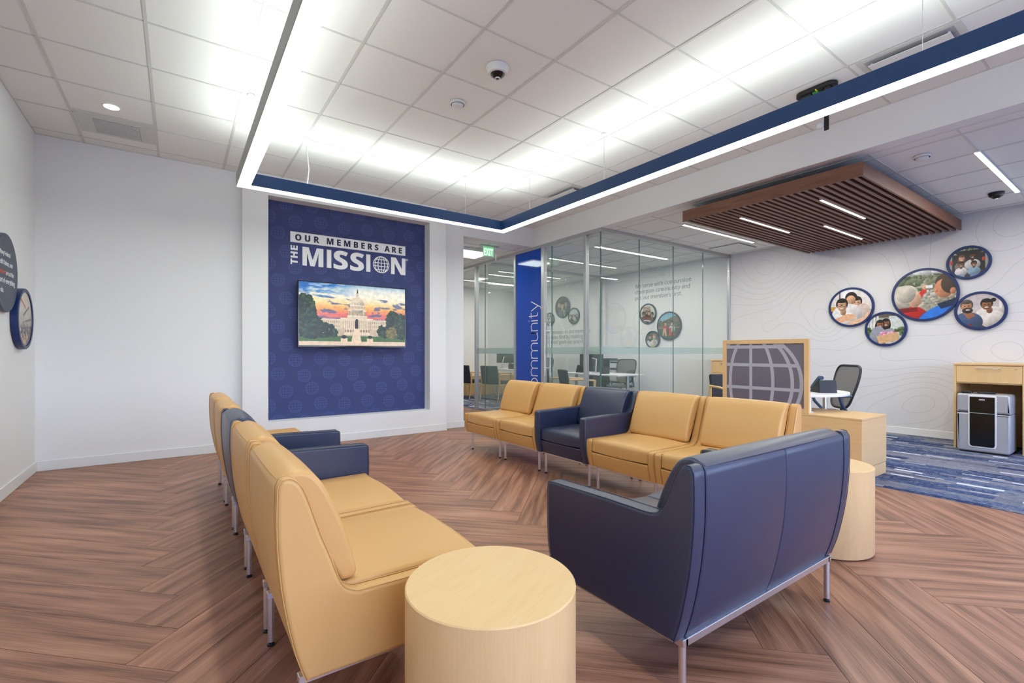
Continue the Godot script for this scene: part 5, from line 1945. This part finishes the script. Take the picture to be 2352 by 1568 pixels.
func ceiling_fittings() -> void:
	var y := HC - 0.002
	dome_camera(Vector3(1.962, y, -2.965), 0.085, "white dome camera with black lens dome on the main ceiling", M.white_plastic)
	detector(Vector3(1.963, y, -3.588), "small white smoke detector near the dome camera, main ceiling")
	diffuser(Vector3(4.395, y, -4.785), "square white air diffuser behind the far corner of the pendant")
	diffuser(Vector3(4.395, y, -1.11), "square white air diffuser at top right behind the pendant")
	detector(Vector3(5.627, HR - 0.002, -1.387), "small white smoke detector on the lower ceiling beside the canopy")
	dome_camera(Vector3(7.62, HR - 0.002, -1.22), 0.07, "small black dome camera on the lower ceiling near the mural", M.black_plastic)
	var o := thing("recessed_downlight", "round recessed downlight on the ceiling at left", "light", Vector3(-0.471, y, -5.385))
	part("trim_ring", lt([Vector2(0.055, -0.003), Vector2(0.062, -0.004), Vector2(0.068, 0), Vector2(0, 0)], 32), M.white_plastic, o)
	part("lens", lt([Vector2(0, -0.005), Vector2(0.054, -0.005), Vector2(0.055, 0), Vector2(0, 0)], 32), M.lens_bright, o)
	area(o, Vector3(0, -0.008, 0), 0.09, 0.09, 0.12)
	o = thing("ceiling_vent", "grey perforated return vent in the ceiling at left", "vent", Vector3(-0.465, y, -5.90))
	part("plate", bx(Vector3(-0.29, -0.004, -0.21), Vector3(0.29, 0.003, 0.29), 0.001), M.ceiling_grid, o)
	part("grille", bx(Vector3(-0.17, -0.006, -0.17), Vector3(0.17, -0.003, 0.17)), M.grey_plastic, o)
	for k in 9:
		part("slat", bx(Vector3(-0.165, -0.010, -0.16 + k * 0.038), Vector3(0.165, -0.006, -0.145 + k * 0.038)), M.ceiling_grid, o)
	o = thing("return_grille", "white slot air grille on the lower ceiling near the glass corner", "vent", Vector3(7.86, HR - 0.003, -4.50))
	part("plate", bx(Vector3(-0.29, -0.006, -0.29), Vector3(0.29, 0.003, 0.29), 0.001), M.white_plastic, o)
	part("slot", bx(Vector3(-0.285, -0.008, -0.27), Vector3(-0.255, -0.005, 0.27)), M.black_plastic, o)
	part("slot", bx(Vector3(-0.25, -0.008, 0.255), Vector3(0.27, -0.005, 0.28)), M.black_plastic, o)
	# opened emergency light fitting: an oval black plate with bare electronics
	o = thing("emergency_light_base", "black oval fitting with bare electronics above the pendant", "light fitting", Vector3(4.235, y, -1.71))
	var m := MB.new()
	m.xf = Transform3D(Basis(Vector3(0, 0, 1), Vector3(1, 0, 0), Vector3(0, 1, 0)), Vector3(0, -0.016, 0))
	m.loft(arc(0.09, 0, 0.06, 0.06, -90, 90, 12) + arc(-0.09, 0, 0.06, 0.06, 90, 270, 12), edge_slices(0.032, 0.006, 0.0, 2))
	part("plate", m, M.black_plastic, o)
	part("battery", bx(Vector3(-0.03, -0.05, -0.11), Vector3(0.03, -0.03, -0.03), 0.004), M.dark_steel, o)
	part("lamp_socket", lt([Vector2(0, -0.06), Vector2(0.03, -0.058), Vector2(0.036, -0.03), Vector2(0, -0.03)], 20), M.black_gloss, o, Vector3(0, 0, 0.08))
	part("circuit_board", bx(Vector3(-0.03, -0.044, -0.02), Vector3(0.025, -0.031, 0.02), 0.001), M.green_board, o)
	part("tag", bx(Vector3(-0.061, -0.04, 0.012), Vector3(-0.030, -0.030, 0.02), 0.001), M.yellow, o, Vector3.ZERO, "small yellow tag")
	o = thing("spotlight_bracket", "small black bracket with clear lamp head below the pendant", "light fitting", Vector3(4.72, y, -1.83))
	part("plate", bx(Vector3(-0.03, -0.012, -0.03), Vector3(0.03, 0, 0.03), 0.003), M.black_plastic, o)
	part("bracket", bx(Vector3(-0.004, -0.16, -0.015), Vector3(0.008, -0.01, 0.022), 0.002), M.black_plastic, o)
	part("lamp_head", lt([Vector2(0, -0.045), Vector2(0.02, -0.04), Vector2(0.032, -0.02), Vector2(0.028, 0), Vector2(0, 0.004)], 24), M.lens_clear, o, Vector3(-0.004, -0.09, -0.045))
	# corridor: exit sign and light panel
	o = thing("exit_sign", "green lit exit sign hanging in the corridor opening", "sign", Vector3(4.33, HR, -6.82))
	part("canopy", bx(Vector3(-0.17, -0.018, -0.035), Vector3(0.19, -0.001, 0.035), 0.003), M.aluminium, o)
	part("panel", bx(Vector3(-0.11, -0.185, -0.006), Vector3(0.105, -0.018, 0.0), 0.001), M.exit_green, o)
	text(o, "EXIT", Vector3(-0.095, -0.11, 0.002), SOUTH, 0.185, 0.12, M.exit_letter, true)
	part("edge_strip", bx(Vector3(0.15, -0.24, -0.006), Vector3(0.158, -0.018, 0.002)), M.white_plastic, o)
	o = thing("troffer", "bright rectangular ceiling light in the corridor", "light", Vector3(4.30, HR, -7.42))
	part("tray", bx(Vector3(-0.3, -0.05, -0.3), Vector3(0.3, -0.002, 0.3), 0.004), M.white_plastic, o)
	part("lens", bx(Vector3(-0.28, -0.056, -0.28), Vector3(0.28, -0.048, 0.28)), M.lens_soft, o)
	area(o, Vector3(0, -0.062, 0), 0.5, 0.5, 0.5)
	o = thing("troffer", "unseen rectangular ceiling light farther down the corridor, lighting its far end", "light", Vector3(4.30, HR, -9.85))  # out of view behind the niche wall, lights the far corridor
	part("tray", bx(Vector3(-0.3, -0.05, -0.3), Vector3(0.3, -0.002, 0.3), 0.004), M.white_plastic, o)
	part("lens", bx(Vector3(-0.28, -0.056, -0.28), Vector3(0.28, -0.048, 0.28)), M.lens_soft, o)
	area(o, Vector3(0, -0.062, 0), 0.5, 0.5, 0.5)
